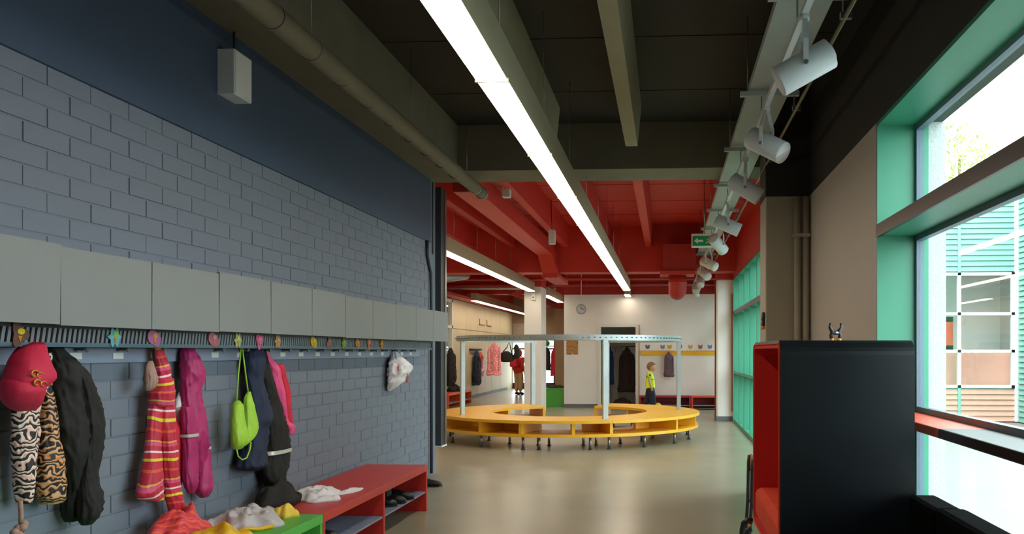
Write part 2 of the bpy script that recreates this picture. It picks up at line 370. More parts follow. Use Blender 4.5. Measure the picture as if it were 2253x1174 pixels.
struct('dark_top', MB().box(.945, WXR, 8.3, 8.78, 2.9, 3.9), 'concrete_black', c3)
for x, r_ in ((1.235, .03), (1.315, .03)):
    struct('riser_pipe', MB().tube([(x, 8.24, .02), (x, 8.24, 2.88)], r_, 12), 'paint_taupe', c3)
for z in (.5, 1.5, 2.5):
    struct('pipe_clip', MB().box(1.195, 1.35, 8.2, 8.3, z, z + .03), 'paint_taupe', c3)
# ---- right wall with the window bands
OUT = 1.78
wr = struct('wall_right', MB().box(WXR, OUT, 5.69, 8.78, 0, 2.9), 'paint_beige')
struct('dark_spandrel', MB().box(WXR, OUT, -3, 9.7, 2.9, 3.9), 'concrete_black', wr)
struct('red_spandrel', MB().box(WXR, OUT, 9.7, 33.2, 2.9, 3.9), 'paint_red', wr)
struct('pier_wall', MB().box(WXR, OUT, 17.6, 18.35, 0, 2.9).box(WXR, OUT, 21.8, 33.2, 0, 2.9), 'paint_white', wr)
struct('red_band', MB().box(WXR - .005, WXR + .01, 17.6, BW, 2.87, 3.9), 'paint_red', wr)
struct('outer_stucco', MB().box(1.685, OUT + .02, 5.685, 8.79, 0, 2.9), 'stucco', wr)
struct('outer_stucco', MB().box(1.685, OUT + .02, -3, 1.755, 0, 2.9), 'stucco', wr)
struct('pier_wall', MB().box(WXR, OUT, -3.0, 1.75, 0, 2.9), 'paint_beige', wr)
G0, G1 = 1.60, 1.645                     # plane of the glass frames
def window_band(name, y0, y1, posts, sill_split=None):
    w = sroot(name, (1.6, (y0 + y1) / 2, 0))
    # deep green box frame
    struct('jamb', MB().box(WXR, 1.685, y1 - .02, y1, 0, 2.9), 'green_frame', w)
    struct('jamb', MB().box(WXR, 1.685, y0, y0 + .02, 0, 2.9), 'green_frame', w)
    struct('head', MB().box(WXR, 1.685, y0, y1, 2.875, 2.9), 'green_frame', w)
    struct('threshold', MB().box(WXR, 1.685, y0, y1, 0, .06), 'green_frame', w)
    struct('transom', MB().box(WXR + .012, 1.685, y0 + .02, y1 - .02, 2.165, 2.235), 'green_frame', w)
    struct('transom_nose', MB().box(WXR - .004, WXR + .012, y0, y1, 2.16, 2.24), 'bronze_trim', w)
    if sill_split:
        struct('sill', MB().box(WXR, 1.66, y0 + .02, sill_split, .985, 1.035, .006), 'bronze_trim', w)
        struct('sill', MB().box(WXR, 1.66, sill_split, y1 - .02, .985, 1.035, .006), 'orange_reflection', w)  # far end coloured orange to imitate red reflected on the glossy sill
    else:
        struct('sill', MB().box(WXR, 1.66, y0 + .02, y1 - .02, .985, 1.035), 'green_frame', w)
    bays = [y0 + .02] + posts + [y1 - .02]
    for p in posts: struct('mullion', MB().box(WXR + .01, 1.685, p - .035, p + .035, .06, 2.875), 'green_frame', w)
    for a, b in zip(bays[:-1], bays[1:]):
        a2 = a + (.035 if a in posts else 0); b2 = b - (.035 if b in posts else 0)
        for z0, z1 in ((.06, .985), (1.035, 2.165), (2.235, 2.875)):
            fm = MB(); t = .035
            fm.box(G0, G1, a2, a2 + t, z0, z1).box(G0, G1, b2 - t, b2, z0, z1).box(G0, G1, a2 + t, b2 - t, z0, z0 + t).box(G0, G1, a2 + t, b2 - t, z1 - t, z1)
            sf = struct('sash', fm, 'grey_frame', w)
            struct('pane', MB().box(G0 + .018, G0 + .024, a2 + t, b2 - t, z0 + t, z1 - t), 'window_glass', sf)
    return w
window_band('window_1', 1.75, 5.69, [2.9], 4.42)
window_band('window_2', 8.78, 17.6, [9.9, 11.0, 12.1, 13.2, 14.3, 15.4, 16.5])
window_band('window_5', 18.35, 21.8, [19.5, 20.65])
# ---- ventilation in the red half (all painted red with the ceiling)
vd = struct('trim_2', MB().box(-2.5, -2.2, 10.0, 16.75, 3.29, 3.55, .01), 'paint_red')
struct('drop', MB().add([(-2.5, 16.75, 3.29), (-2.2, 16.75, 3.29), (-2.2, 16.75, 3.55), (-2.5, 16.75, 3.55), (-2.44, 16.95, 2.97), (-2.14, 16.95, 2.97), (-2.14, 17.2, 2.99), (-2.44, 17.2, 2.99)], [(0, 1, 5, 4), (1, 2, 6, 5), (2, 3, 7, 6), (3, 0, 4, 7), (0, 3, 2, 1), (4, 5, 6, 7)]), 'paint_red', vd)
struct('low_run', MB().box(-2.44, -2.14, 16.95, 18.8, 2.88, 2.98, .008), 'paint_red', vd)
# courtyard outside
struct('ground', MB().box(1.78, 60, -20, 80, -.2, -.02).box(-40, 1.78, 33.2, 80, -.2, -.02), 'paving')
FY = 18.0
fc = struct('wall_courtyard', MB().box(3.5, 5.0, FY + .05, FY + .3, 0, 4.74).box(5.0, 7.3, FY + .05, FY + .3, 3.03, 4.74).box(5.0, 7.3, FY + .05, FY + .3, 0, .68), 'facade_green')
pitch = .11
def slat(x0, x1, z, m_): struct('slat', MB().add([(x0, FY + .05, z + .004), (x1, FY + .05, z + .004), (x1, FY + .05, z + pitch - .004), (x0, FY + .05, z + pitch - .004), (x0, FY - .005, z + .006), (x1, FY - .005, z + .006), (x1, FY + .03, z + pitch - .004), (x0, FY + .03, z + pitch - .004)], [(4, 5, 6, 7), (0, 1, 5, 4), (3, 2, 6, 7), (0, 3, 7, 4), (1, 2, 6, 5)]), m_, fc)
z = 3.05
while z < 4.68:
    slat(3.5, 5.93, z, 'facade_green'); slat(5.99, 7.06, z, 'facade_green'); z += pitch
z = 0
while z < .62:
    slat(3.5, 5.62, z, 'facade_green'); slat(5.62, 5.93, z, 'facade_reflection_pink'); slat(5.99, 7.06, z, 'facade_reflection_pink'); z += pitch  # right-hand slats tinted pink for the red light they reflect
struct('roof_edge', MB().box(3.4, 7.4, FY - .1, FY + .4, 4.74, 4.84), 'white_frame', fc)
struct('corner_post', MB().box(7.06, 7.14, FY - .03, FY + .05, 0, 4.74), 'white_frame', fc)
struct('joint_post', MB().box(5.93, 5.99, FY - .02, FY + .05, 3.03, 4.74).box(5.93, 5.99, FY - .02, FY + .05, 0, .68), 'facade_green', fc)
w5 = sroot('window_4', (6, FY, .68))
for x in (4.99, 5.96, 7.03): struct('mullion', MB().box(x - .035, x + .035, FY - .02, FY + .06, .68, 3.03), 'white_frame', w5)
for z in (.71, 1.43, 2.19, 3.0): struct('crossbar', MB().box(5.0, 7.06, FY - .02, FY + .06, z - .03, z + .03), 'white_frame', w5)
for x0, x1 in ((5.03, 5.92), (6.0, 6.99)):
    for z0, z1 in ((.74, 1.4), (1.46, 2.16), (2.22, 2.97)): struct('pane', MB().box(x0, x1, FY + .02, FY + .026, z0, z1), 'facade_glass', w5)
# room added behind that window, standing in for the red hall reflected in it
struct('wall_annex', MB().box(3.5, 8, 21, 21.1, 0, 3.4).box(3.5, 3.6, FY + .3, 21, 0, 3.4).box(7.9, 8, FY + .3, 21, 0, 3.4).box(3.5, 8, FY + .3, 21, 3.3, 3.4).box(3.5, 8, FY + .3, 21, -.1, 0), 'paint_white')
an = struct('wall_annex_reflection', MB().box(5.55, 7.2, FY + .34, FY + .38, 0, 1.40), 'reflection_pink')  # panel added close behind the glass as a painted reflection of the hall
struct('frame', MB().box(5.0, 5.95, FY + .34, FY + .4, 1.40, 1.55).box(5.0, 5.95, FY + .34, FY + .4, 2.04, 2.14).box(5.78, 5.95, FY + .34, FY + .4, 1.4, 2.14), 'orange_reflection', an)  # orange bars added as part of the same painted reflection
# wing at a right angle
wg = struct('wall_wing', MB().box(7.16, 7.5, 13, FY - .05, 0, 4.74), 'facade_green')
z = 0
while z < 4.65:
    struct('slat', MB().add([(7.16, 13, z + .004), (7.16, FY - .06, z + .004), (7.16, FY - .06, z + pitch - .004), (7.16, 13, z + pitch - .004), (7.10, 13, z + .006), (7.10, FY - .06, z + .006), (7.14, FY - .06, z + pitch - .004), (7.14, 13, z + pitch - .004)], [(4, 5, 6, 7), (0, 1, 5, 4), (3, 2, 6, 7), (0, 3, 7, 4), (1, 2, 6, 5)]), 'facade_green', wg); z += pitch
# ================================================================== THINGS
ORD = ['first', 'second', 'third', 'fourth', 'fifth', 'sixth', 'seventh', 'eighth', 'ninth', 'tenth', 'eleventh', 'twelfth', 'thirteenth', 'fourteenth', 'fifteenth', 'sixteenth', 'seventeenth', 'eighteenth', 'nineteenth', 'twentieth', 'twenty-first']
# ---- grey wall cupboards above the coat hooks
ys = [3.315 + .6155 * k for k in range(-1, 11)]
for k in range(11):
    a, b = ys[k], ys[k + 1]; j = random.uniform(-.006, .006)
    lab = 'grey wall cupboard above the hooks at the end nearest the camera, cut by the frame' if k == 0 else ('grey wall cupboard at the far end of the row, beside the dark channel' if k == 10 else 'grey wall cupboard above the coat hooks, %s from the far end of the row' % ORD[10 - k])
    t = thing('wall_cupboard', lab, 'cupboard', (-2.57, (a + b) / 2, 1.53), 'grey cupboards above the coat hooks')
    obj('body', MB().box(WXL + .005, -2.44, a + .002, b - .002, 1.535, 1.845), 'locker_body', t)
    z0 = 1.528 + j * .4; z1 = 1.847 + j
    y0, y1 = a + .003, b - .003
    tl = random.choice([-.007, 0, 0, .004, .008]) if k not in (4,) else 0
    obj('door', MB().add([(-2.438, y0, z0), (-2.438, y1, z0), (-2.438, y1 - tl, z1), (-2.438, y0 + abs(tl) * .6, z1), (-2.42, y0, z0), (-2.42, y1, z0), (-2.42, y1 - tl, z1), (-2.42, y0 + abs(tl) * .6, z1)], [(0, 3, 2, 1), (4, 5, 6, 7), (0, 1, 5, 4), (1, 2, 6, 5), (2, 3, 7, 6), (3, 0, 4, 7)]), 'locker_grey', t)
# ---- slotted rack under the cupboards and the hook board
t = thing('hook_rack', 'long slotted metal rack strip under the grey cupboards', 'rack', (-2.6, 6.0, 1.44))
obj('back_plate', MB().box(-2.56, -2.552, 2.7, 9.25, 1.452, 1.535), 'lamp_dark', t)
obj('top_bar', MB().box(-2.556, -2.54, 2.7, 9.25, 1.518, 1.532), 'steel_dark', t)
obj('bottom_bar', MB().box(-2.556, -2.538, 2.7, 9.25, 1.446, 1.458), 'grey_frame', t)
obj('floor_plate', MB().box(-2.7, -2.545, 2.7, 9.25, 1.44, 1.447), 'grey_frame', t)
sm = mesh_of('slat', MB().add([(-.003, 0, 0), (-.003, .017, 0), (-.003, .03, .062), (-.003, .013, .062), (.004, 0, 0), (.004, .017, 0), (.004, .03, .062), (.004, .013, .062)], [(0, 3, 2, 1), (4, 5, 6, 7), (0, 1, 5, 4), (1, 2, 6, 5), (2, 3, 7, 6), (3, 0, 4, 7)]), (0, 0, 0)); sm.materials.append(MATS['rack_grey'])
for k in range(208): share('slat', sm, t, (-2.546 + 2.6, 2.75 + k * .031 - 6.0, 1.456 - 1.44))
t = thing('hook_board', 'pale grey wall board carrying a row of coat pegs', 'hook board', (-2.7, 6.0, 1.36))
obj('board', MB().box(WXL + .005, WXL + .022, 2.7, 9.32, 1.365, 1.438, .003), 'shelf_grey', t)
for k in range(20):
    y = 3.18 + .305 * k
    p = obj('peg', MB().tube([(WXL + .022, y, 1.428), (WXL + .075, y, 1.43)], .0075, 8).tube([(WXL + .073, y, 1.43), (WXL + .085, y, 1.431)], .014, 10), 'steel', t)
    obj('name_label', MB().box(WXL + .022, WXL + .025, y - .035, y + .045, 1.385, 1.415), 'plastic_white', t)
# ---- paper animal tags above the pegs
TG = [(3.242, 'brown and yellow', '#6a4a3a', '#e5c21e', 0), (3.828, 'turquoise fish', '#6fb3b8', '#8fc95a', 1), (4.137, 'pink bird', '#b06a94', '#d9a13a', 2), (4.700, 'rose', '#b8697c', '#d99a9a', 2), (4.975, 'pale yellow-green', '#b6bd76', '#e0d98a', 1), (5.246, 'pink', '#d9628c', '#e58fae', 0), (5.500, 'tan', '#c79a62', '#d9b98a', 1), (6.079, 'bright yellow', '#d9b42e', '#efd75f', 2), (6.367, 'brown-red', '#a06a5c', '#b98a7a', 0), (6.663, 'leaf green', '#7fa843', '#a3c766', 1), (6.966, 'orange', '#c98a3e', '#e0a860', 2), (7.240, 'coral', '#d98262', '#f0ad92', 0), (7.572, 'amber', '#d19234', '#e6b465', 1)]
for i, (y, nm, c1, c2, sh) in enumerate(TG):
    t = thing('animal_tag', '%s paper animal tag on the slotted rack under the cupboards' % nm, 'tag', (-2.535, y, 1.44), 'animal tags over the pegs')
    n = 16; pts = []
    for k in range(n):
        a = 2 * math.pi * k / n
        r = (.042 + .012 * math.cos(3 * a + i) if sh == 0 else .04 * (1 + .3 * math.cos(6 * a)) if sh == 1 else .045 + .012 * math.cos(2 * a + .6))
        pts.append((y + r * math.cos(a), 1.487 + r * 1.05 * math.sin(a)))
    mat('tag_a%d' % i, c1, .7, vary=.05); mat('tag_b%d' % i, c2, .7)
    obj('body', MB().prism(pts, 'x', -2.537, -2.533), 'tag_a%d' % i, t)
    obj('spot', MB().prism([(y + .02 * math.cos(a) + .006, 1.50 + .013 * math.sin(a)) for a in [q * math.pi / 5 for q in range(10)]], 'x', -2.533, -2.531), 'tag_b%d' % i, t)
    obj('beak', MB().prism([(y - .012, 1.482), (y + .012, 1.482), (y, 1.458)], 'x', -2.533, -2.5305), 'plastic_orange', t)
# ---- clothes on the wall
G = json.loads('''{"black_jacket":[[[-2.667,3.595,1.483,0.023,0.028],[-2.658,3.594,1.445,0.032,0.039],[-2.65,3.61,1.408,0.04,0.049],[-2.633,3.63,1.355,0.057,0.07],[-2.63,3.649,1.279,0.06,0.083],[-2.63,3.665,1.203,0.06,0.092],[-2.63,3.671,1.111,0.06,0.092],[-2.63,3.676,1.034,0.06,0.077],[-2.633,3.689,0.957,0.057,0.07],[-2.64,3.706,0.878,0.05,0.062],[-2.647,3.722,0.814,0.043,0.055],[-2.654,3.713,0.754,0.036,0.045],[-2.659,3.716,0.691,0.031,0.039],[-2.668,3.729,0.658,0.022,0.028]],[[-2.605,3.663,1.355,0.025,0.032],[-2.597,3.706,1.277,0.033,0.042],[-2.593,3.731,1.199,0.037,0.048],[-2.588,3.755,1.104,0.042,0.054],[-2.59,3.754,1.027,0.04,0.051],[-2.593,3.747,0.95,0.037,0.048],[-2.595,3.729,0.875,0.035,0.045],[-2.593,3.728,0.813,0.037,0.048],[-2.587,3.733,0.766,0.043,0.055],[-2.586,3.728,0.713,0.044,0.056],[-2.593,3.728,0.671,0.037,0.048],[-2.609,3.746,0.641,0.021,0.027]]],"tiger":[[[-2.636,3.487,1.415,0.034,0.04],[-2.635,3.461,1.358,0.035,0.07],[-2.635,3.438,1.287,0.035,0.083],[-2.635,3.405,1.182,0.035,0.059],[-2.635,3.404,1.076,0.035,0.06],[-2.635,3.399,1.006,0.035,0.049],[-2.635,3.398,0.935,0.035,0.042],[-2.638,3.399,0.864,0.032,0.037],[-2.645,3.411,0.795,0.025,0.029]],[[-2.663,3.573,1.356,0.017,0.021],[-2.658,3.565,1.29,0.022,0.026],[-2.653,3.559,1.194,0.027,0.032],[-2.643,3.546,1.062,0.037,0.044],[-2.635,3.543,0.952,0.045,0.058],[-2.635,3.551,0.841,0.045,0.065],[-2.636,3.556,0.795,0.044,0.053],[-2.645,3.571,0.767,0.035,0.042]]],"cap_crown":[[[-2.554,3.348,1.459,0.026,0.032],[-2.54,3.319,1.443,0.04,0.048],[-2.528,3.292,1.416,0.052,0.06],[-2.518,3.273,1.389,0.062,0.072],[-2.51,3.264,1.362,0.07,0.08],[-2.505,3.258,1.335,0.075,0.092],[-2.505,3.255,1.311,0.075,0.096],[-2.51,3.244,1.288,0.07,0.08],[-2.519,3.243,1.274,0.061,0.07]]],"cap_brim":[[[-2.545,3.279,1.344,0.03,0.06],[-2.525,3.256,1.328,0.05,0.077],[-2.513,3.241,1.308,0.062,0.088],[-2.507,3.228,1.288,0.068,0.082],[-2.507,3.223,1.265,0.068,0.078],[-2.515,3.233,1.241,0.06,0.08],[-2.525,3.249,1.22,0.05,0.078],[-2.54,3.275,1.201,0.035,0.069],[-2.56,3.312,1.183,0.015,0.046]]],"striped":[[[-2.66,4.354,1.451,0.01,0.015],[-2.648,4.351,1.425,0.022,0.032],[-2.643,4.367,1.376,0.027,0.041],[-2.638,4.379,1.328,0.032,0.047],[-2.639,4.386,1.291,0.031,0.047],[-2.628,4.371,1.255,0.042,0.063],[-2.618,4.336,1.216,0.052,0.076],[-2.618,4.336,1.184,0.052,0.076],[-2.62,4.341,1.159,0.05,0.073],[-2.624,4.353,1.134,0.046,0.068]],[[-2.632,4.32,1.164,0.028,0.041],[-2.632,4.304,1.105,0.028,0.042],[-2.631,4.294,1.042,0.029,0.042],[-2.627,4.276,0.917,0.033,0.048],[-2.617,4.248,0.809,0.043,0.061],[-2.615,4.236,0.748,0.045,0.076],[-2.615,4.232,0.694,0.045,0.089],[-2.624,4.291,0.656,0.036,0.052]],[[-2.61,4.37,1.174,0.03,0.045],[-2.608,4.369,1.036,0.032,0.048],[-2.606,4.382,0.905,0.034,0.051],[-2.608,4.401,0.788,0.032,0.048],[-2.608,4.414,0.705,0.032,0.049],[-2.606,4.426,0.654,0.034,0.052],[-2.607,4.447,0.601,0.033,0.05],[-2.61,4.456,0.574,0.03,0.046],[-2.616,4.466,0.531,0.024,0.037],[-2.621,4.478,0.446,0.019,0.03]]],"vest":[[[-2.662,4.497,1.275,0.013,0.019],[-2.661,4.5,1.158,0.014,0.021],[-2.663,4.526,1.056,0.012,0.019],[-2.652,4.534,0.988,0.023,0.035],[-2.655,4.547,0.852,0.02,0.03],[-2.659,4.56,0.715,0.016,0.024],[-2.665,4.571,0.667,0.01,0.015]]],"mitten":[[[-2.6,4.209,1.374,0.01,0.014],[-2.59,4.191,1.331,0.02,0.029],[-2.585,4.189,1.285,0.025,0.036],[-2.589,4.191,1.246,0.021,0.031],[-2.6,4.191,1.224,0.01,0.015]]],"magenta":[[[-2.67,4.662,1.453,0.02,0.032],[-2.658,4.661,1.417,0.032,0.051],[-2.646,4.667,1.356,0.044,0.07],[-2.641,4.674,1.304,0.049,0.077],[-2.642,4.67,1.244,0.048,0.076],[-2.645,4.663,1.184,0.045,0.071],[-2.642,4.67,1.097,0.048,0.076],[-2.636,4.674,1.01,0.054,0.085],[-2.635,4.684,0.922,0.055,0.086],[-2.652,4.75,0.828,0.038,0.061],[-2.662,4.793,0.734,0.028,0.045],[-2.669,4.813,0.673,0.021,0.035]],[[-2.614,4.571,1.12,0.026,0.041],[-2.608,4.574,1.019,0.032,0.05],[-2.608,4.581,0.933,0.032,0.05],[-2.608,4.586,0.848,0.032,0.051],[-2.608,4.589,0.762,0.032,0.05],[-2.609,4.596,0.693,0.031,0.05],[-2.623,4.626,0.641,0.017,0.027]],[[-2.651,4.768,1.108,0.019,0.031],[-2.651,4.793,1.0,0.019,0.032],[-2.651,4.814,0.909,0.019,0.031],[-2.647,4.816,0.82,0.023,0.037],[-2.642,4.803,0.75,0.028,0.046],[-2.635,4.785,0.682,0.035,0.057],[-2.633,4.778,0.63,0.037,0.059],[-2.652,4.813,0.584,0.018,0.03]]],"lining":[[[-2.682,4.62,1.194,0.008,0.012],[-2.676,4.596,1.144,0.014,0.021],[-2.674,4.586,1.085,0.016,0.025],[-2.68,4.612,1.024,0.01,0.015]]],"navy":[[[-2.682,5.467,1.533,0.008,0.015],[-2.665,5.433,1.489,0.025,0.046],[-2.649,5.417,1.442,0.041,0.076],[-2.64,5.4,1.357,0.05,0.092],[-2.646,5.403,1.262,0.044,0.081],[-2.64,5.417,1.167,0.05,0.092],[-2.632,5.432,1.071,0.058,0.107],[-2.625,5.436,0.985,0.065,0.119],[-2.634,5.411,0.921,0.056,0.103],[-2.629,5.375,0.83,0.061,0.11],[-2.625,5.344,0.74,0.065,0.118],[-2.626,5.343,0.688,0.064,0.116],[-2.668,5.477,0.646,0.022,0.041]]],"trousers":[[[-2.678,5.599,1.433,0.012,0.023],[-2.672,5.611,1.354,0.018,0.034],[-2.659,5.606,1.256,0.031,0.058],[-2.655,5.64,1.156,0.035,0.066],[-2.648,5.677,1.056,0.042,0.081],[-2.636,5.674,0.957,0.054,0.103],[-2.635,5.698,0.855,0.055,0.132],[-2.635,5.712,0.754,0.055,0.144],[-2.635,5.681,0.658,0.055,0.161],[-2.635,5.671,0.56,0.055,0.116],[-2.644,5.712,0.494,0.046,0.088],[-2.636,5.695,0.457,0.054,0.102]]],"pink":[[[-2.686,5.649,1.423,0.009,0.017],[-2.675,5.696,1.353,0.02,0.039],[-2.668,5.731,1.313,0.027,0.052],[-2.668,5.764,1.252,0.027,0.052],[-2.666,5.81,1.149,0.029,0.057],[-2.675,5.882,1.043,0.02,0.039],[-2.683,5.958,0.934,0.012,0.024],[-2.671,5.991,0.889,0.024,0.048],[-2.679,6.021,0.829,0.016,0.033]]],"pink_red":[[[-2.681,5.802,1.337,0.019,0.038],[-2.676,5.839,1.311,0.024,0.047],[-2.678,5.883,1.248,0.022,0.042],[-2.677,5.942,1.143,0.023,0.046],[-2.68,5.975,1.037,0.02,0.041],[-2.682,6.004,0.93,0.018,0.036],[-2.686,6.03,0.865,0.014,0.028]]],"lime":[[[-2.591,5.081,1.124,0.009,0.016],[-2.575,5.05,1.095,0.025,0.044],[-2.571,5.043,1.042,0.029,0.052],[-2.567,5.041,0.989,0.033,0.058],[-2.561,5.045,0.918,0.039,0.068],[-2.566,5.052,0.865,0.034,0.06],[-2.582,5.069,0.832,0.018,0.032]],[[-2.622,5.287,1.168,0.008,0.014],[-2.612,5.256,1.128,0.018,0.033],[-2.603,5.253,1.064,0.027,0.049],[-2.598,5.253,0.99,0.032,0.059],[-2.594,5.24,0.918,0.036,0.064],[-2.602,5.201,0.867,0.028,0.05],[-2.614,5.144,0.832,0.016,0.029]]],"bag":[[[-2.684,8.403,1.425,0.016,0.047],[-2.657,8.391,1.358,0.043,0.123],[-2.631,8.399,1.294,0.069,0.195],[-2.63,8.418,1.248,0.07,0.249],[-2.63,8.377,1.213,0.07,0.204],[-2.643,8.348,1.169,0.057,0.16],[-2.65,8.314,1.116,0.05,0.142],[-2.69,8.255,1.037,0.01,0.028]]],"lime_str":[[[-2.6,5.141,1.439],[-2.6,5.108,1.279],[-2.6,5.087,1.124]],[[-2.6,5.16,1.439],[-2.6,5.193,1.304],[-2.6,5.231,1.168]],[[-2.56,5.009,0.837],[-2.56,5.026,0.793],[-2.56,5.077,0.766],[-2.56,5.132,0.771],[-2.56,5.173,0.816],[-2.56,5.188,0.861]]],"mitt_str":[[[-2.6,4.192,1.495],[-2.6,4.201,1.464],[-2.6,4.221,1.433],[-2.6,4.224,1.366]]],"bag_star":[[[-2.58,7.974,1.269],[-2.58,8.261,1.162]]],"refl":[[[-2.62,5.521,0.72],[-2.62,5.638,0.731],[-2.62,5.749,0.73]]],"mrefl":[[[-2.56,4.466,0.877],[-2.56,4.573,0.863]],[[-2.6,4.741,0.759],[-2.6,4.791,0.752]]],"tiger_cord":[[[-2.56,3.26,1.172],[-2.56,3.262,1.022],[-2.56,3.266,0.831],[-2.56,3.27,0.776],[-2.56,3.269,0.743],[-2.56,3.269,0.709]]],"cap_print":[[[-2.5,3.188,1.306],[-2.5,3.233,1.278],[-2.5,3.251,1.264],[-2.5,3.274,1.263]]]}''')
def lobe_mb(rows, fold=.12, k=5, seed=0, n=44, zmin=None, ragged=0.):
    # rows: (xc, yc, z, half depth, half width) from top to bottom
    rr = []
    steps = 7
    for i in range(len(rows) - 1):
        p0, p1, p2, p3 = rows[max(i - 1, 0)], rows[i], rows[i + 1], rows[min(i + 2, len(rows) - 1)]
        for q in range(steps):
            u = q / steps
            rr.append([.5 * (2 * p1[j] + (p2[j] - p0[j]) * u + (2 * p0[j] - 5 * p1[j] + 4 * p2[j] - p3[j]) * u * u + (-p0[j] + 3 * p1[j] - 3 * p2[j] + p3[j]) * u ** 3) for j in range(5)])
    rr.append(list(rows[-1]))
    if zmin is not None:
        for r in rr: r[2] = max(r[2], zmin)
    vs = []; fs = []; N_ = len(rr)
    for i, (x, y, z, a, b) in enumerate(rr):
        a = max(a, .006); b = max(b, .008)
        for q in range(n):
            t = 2 * math.pi * q / n
            s_ = mnoise.noise(Vector((math.cos(t) * 1.3 + seed, math.sin(t) * 1.3, z * 3.2)))
            s2 = mnoise.noise(Vector((math.cos(t) * 3.1, math.sin(t) * 3.1 + seed, z * 7)))
            s3 = 1 - 2 * abs(mnoise.noise(Vector((math.cos(t) * 2.6 + z * 1.7 + seed, math.sin(t) * 2.6, z * 8.5 - seed))))
            f = 1 + fold * (.28 * math.sin(k * t + seed * 1.7 + 2.2 * math.sin(z * 4 + seed)) + 1.1 * s_ + .8 * s2 + 1.7 * (s3 ** 3 - .2))
            cx, cy = math.cos(t), math.sin(t)
            sx = math.copysign(abs(cx) ** .8, cx); sy = math.copysign(abs(cy) ** .9, cy)
            zz = z + (ragged * math.sin(3 * t + seed) if i > N_ - 6 else 0)
            if i > N_ - 3 or i < 2: f = .5 + .5 * f
            vs.append((x + a * sx * f, y + b * sy * (1 + (f - 1) * .5), zz))
    for i in range(N_ - 1):
        for q in range(n): fs.append((i * n + q, i * n + (q + 1) % n, (i + 1) * n + (q + 1) % n, (i + 1) * n + q))
    mb = MB().add(vs, fs, True)
    for i in (0, N_ - 1):
        c = tuple(sum(vs[i * n + q][j] for q in range(n)) / n for j in range(3)); o = len(mb.v)
        mb.v.append(c)
        for q in range(n): mb.f.append((i * n + q, i * n + (q + 1) % n, o)); mb.sm.append(True)
    return mb
def garment(name, label, cat, parts, group='children\'s clothes hanging on the pegs'):
    r0 = parts[0][1]; t = thing(name, label, cat, (r0[-1][0], r0[-1][1], min(p[1][-1][2] for p in parts)), group)
    for i, (pn, rows, m_, fold, k) in enumerate(parts): obj(pn, lobe_mb(rows, fold, k, seed=i * 3.3 + len(name)), m_, t)
    return t
garment('jacket', 'black jacket hanging beside the tiger print coat', 'jacket', [('body', G['black_jacket'][0], 'cloth_black', .16, 4), ('sleeve', G['black_jacket'][1], 'cloth_black', .16, 3)])
t = garment('coat', 'tiger and zebra print coat hanging under the red cap', 'coat', [('zebra_panel', G['tiger'][0], 'cloth_zebra', .12, 4), ('tiger_panel', G['tiger'][1], 'cloth_tiger', .12, 4)])
tc_ = G['tiger_cord'][0]
t = thing('cord', 'beige cord with a fluffy end dangling below the tiger print coat', 'cord', tc_[-1])
obj('string', MB().tube([(p[0] + .01, p[1], p[2]) for p in tc_[2:5]], .009, 7), 'cloth_taupe', t)
fl = MB()
for k in range(9): fl.ball((tc_[-1][0] + .01 + random.uniform(-.012, .012), tc_[-1][1] + random.uniform(-.02, .02), tc_[-2][2] - .02 + random.uniform(-.06, .02)), .018, seg=8, rings=5)
obj('tassel', fl, 'cloth_taupe', t)['kind'] = 'stuff'
# cap
cc = G['cap_crown'][0]
t = thing('cap', 'crimson baseball cap with a gold print over the tiger coat', 'cap', (cc[-1][0], cc[-1][1], cc[-1][2]), 'children\'s clothes hanging on the pegs')
obj('crown', lobe_mb(cc, .03, 3, 2.0), 'cloth_cap', t)
obj('brim', lobe_mb(G['cap_brim'][0], .02, 2, 4.0), 'cloth_cap', t)
cp = G['cap_print'][0]
cb = G['cap_brim'][0][2]; bx = cb[0] + cb[3] * 1.06 + .012
for k, (dy, dz, rr_) in enumerate(((-.045, .05, .022), (-.01, .04, .02), (.03, .035, .017), (-.03, .005, .02), (.012, -.002, .018))):
    cy, cz = cb[1] + dy * .8 - .01, cb[2] + dz * .8 - .012; rr_ *= .75
    obj('gold_letter', MB().tube([(bx + .002 * math.cos(a), cy + rr_ * math.cos(a), cz + rr_ * .75 * math.sin(a)) for a in [q * .7 for q in range(8)]], .004, 6), 'gold_print', t)
obj('button', MB().ball((cc[0][0], cc[0][1], cc[0][2] + .004), .012, seg=10, rings=6), 'cloth_cap', t)
t = garment('raincoat', 'red raincoat with yellow and white stripes and a hood', 'coat', [('hood', G['striped'][0], 'cloth_striped', .1, 3), ('coat_panel', G['striped'][1], 'cloth_striped', .12, 4), ('sleeve', [r for r in G['striped'][2][:-2]] , 'cloth_striped', .14, 4), ('lining', G['vest'][0], 'cloth_red', .1, 3)])
mt = G['mitten'][0]
t = thing('pouch', 'small taupe pouch hanging by a dark cord on the striped raincoat', 'pouch', (mt[-1][0], mt[-1][1], mt[-1][2]))
obj('bag', lobe_mb(mt, .2, 4, 1.0), 'cloth_taupe', t)
obj('cord', MB().tube([(p[0] + .05, p[1] - .06, p[2]) for p in G['mitt_str'][0]], .006, 6), 'cloth_black', t)
t = garment('jacket', 'magenta rain jacket with pale reflective strips beside the striped raincoat', 'jacket', [('body', G['magenta'][0], 'cloth_magenta', .16, 4), ('sleeve', G['magenta'][1], 'cloth_magenta', .14, 3), ('sleeve', G['magenta'][2], 'cloth_magenta', .14, 3), ('lining', G['lining'][0], 'cloth_white', .05, 2)])
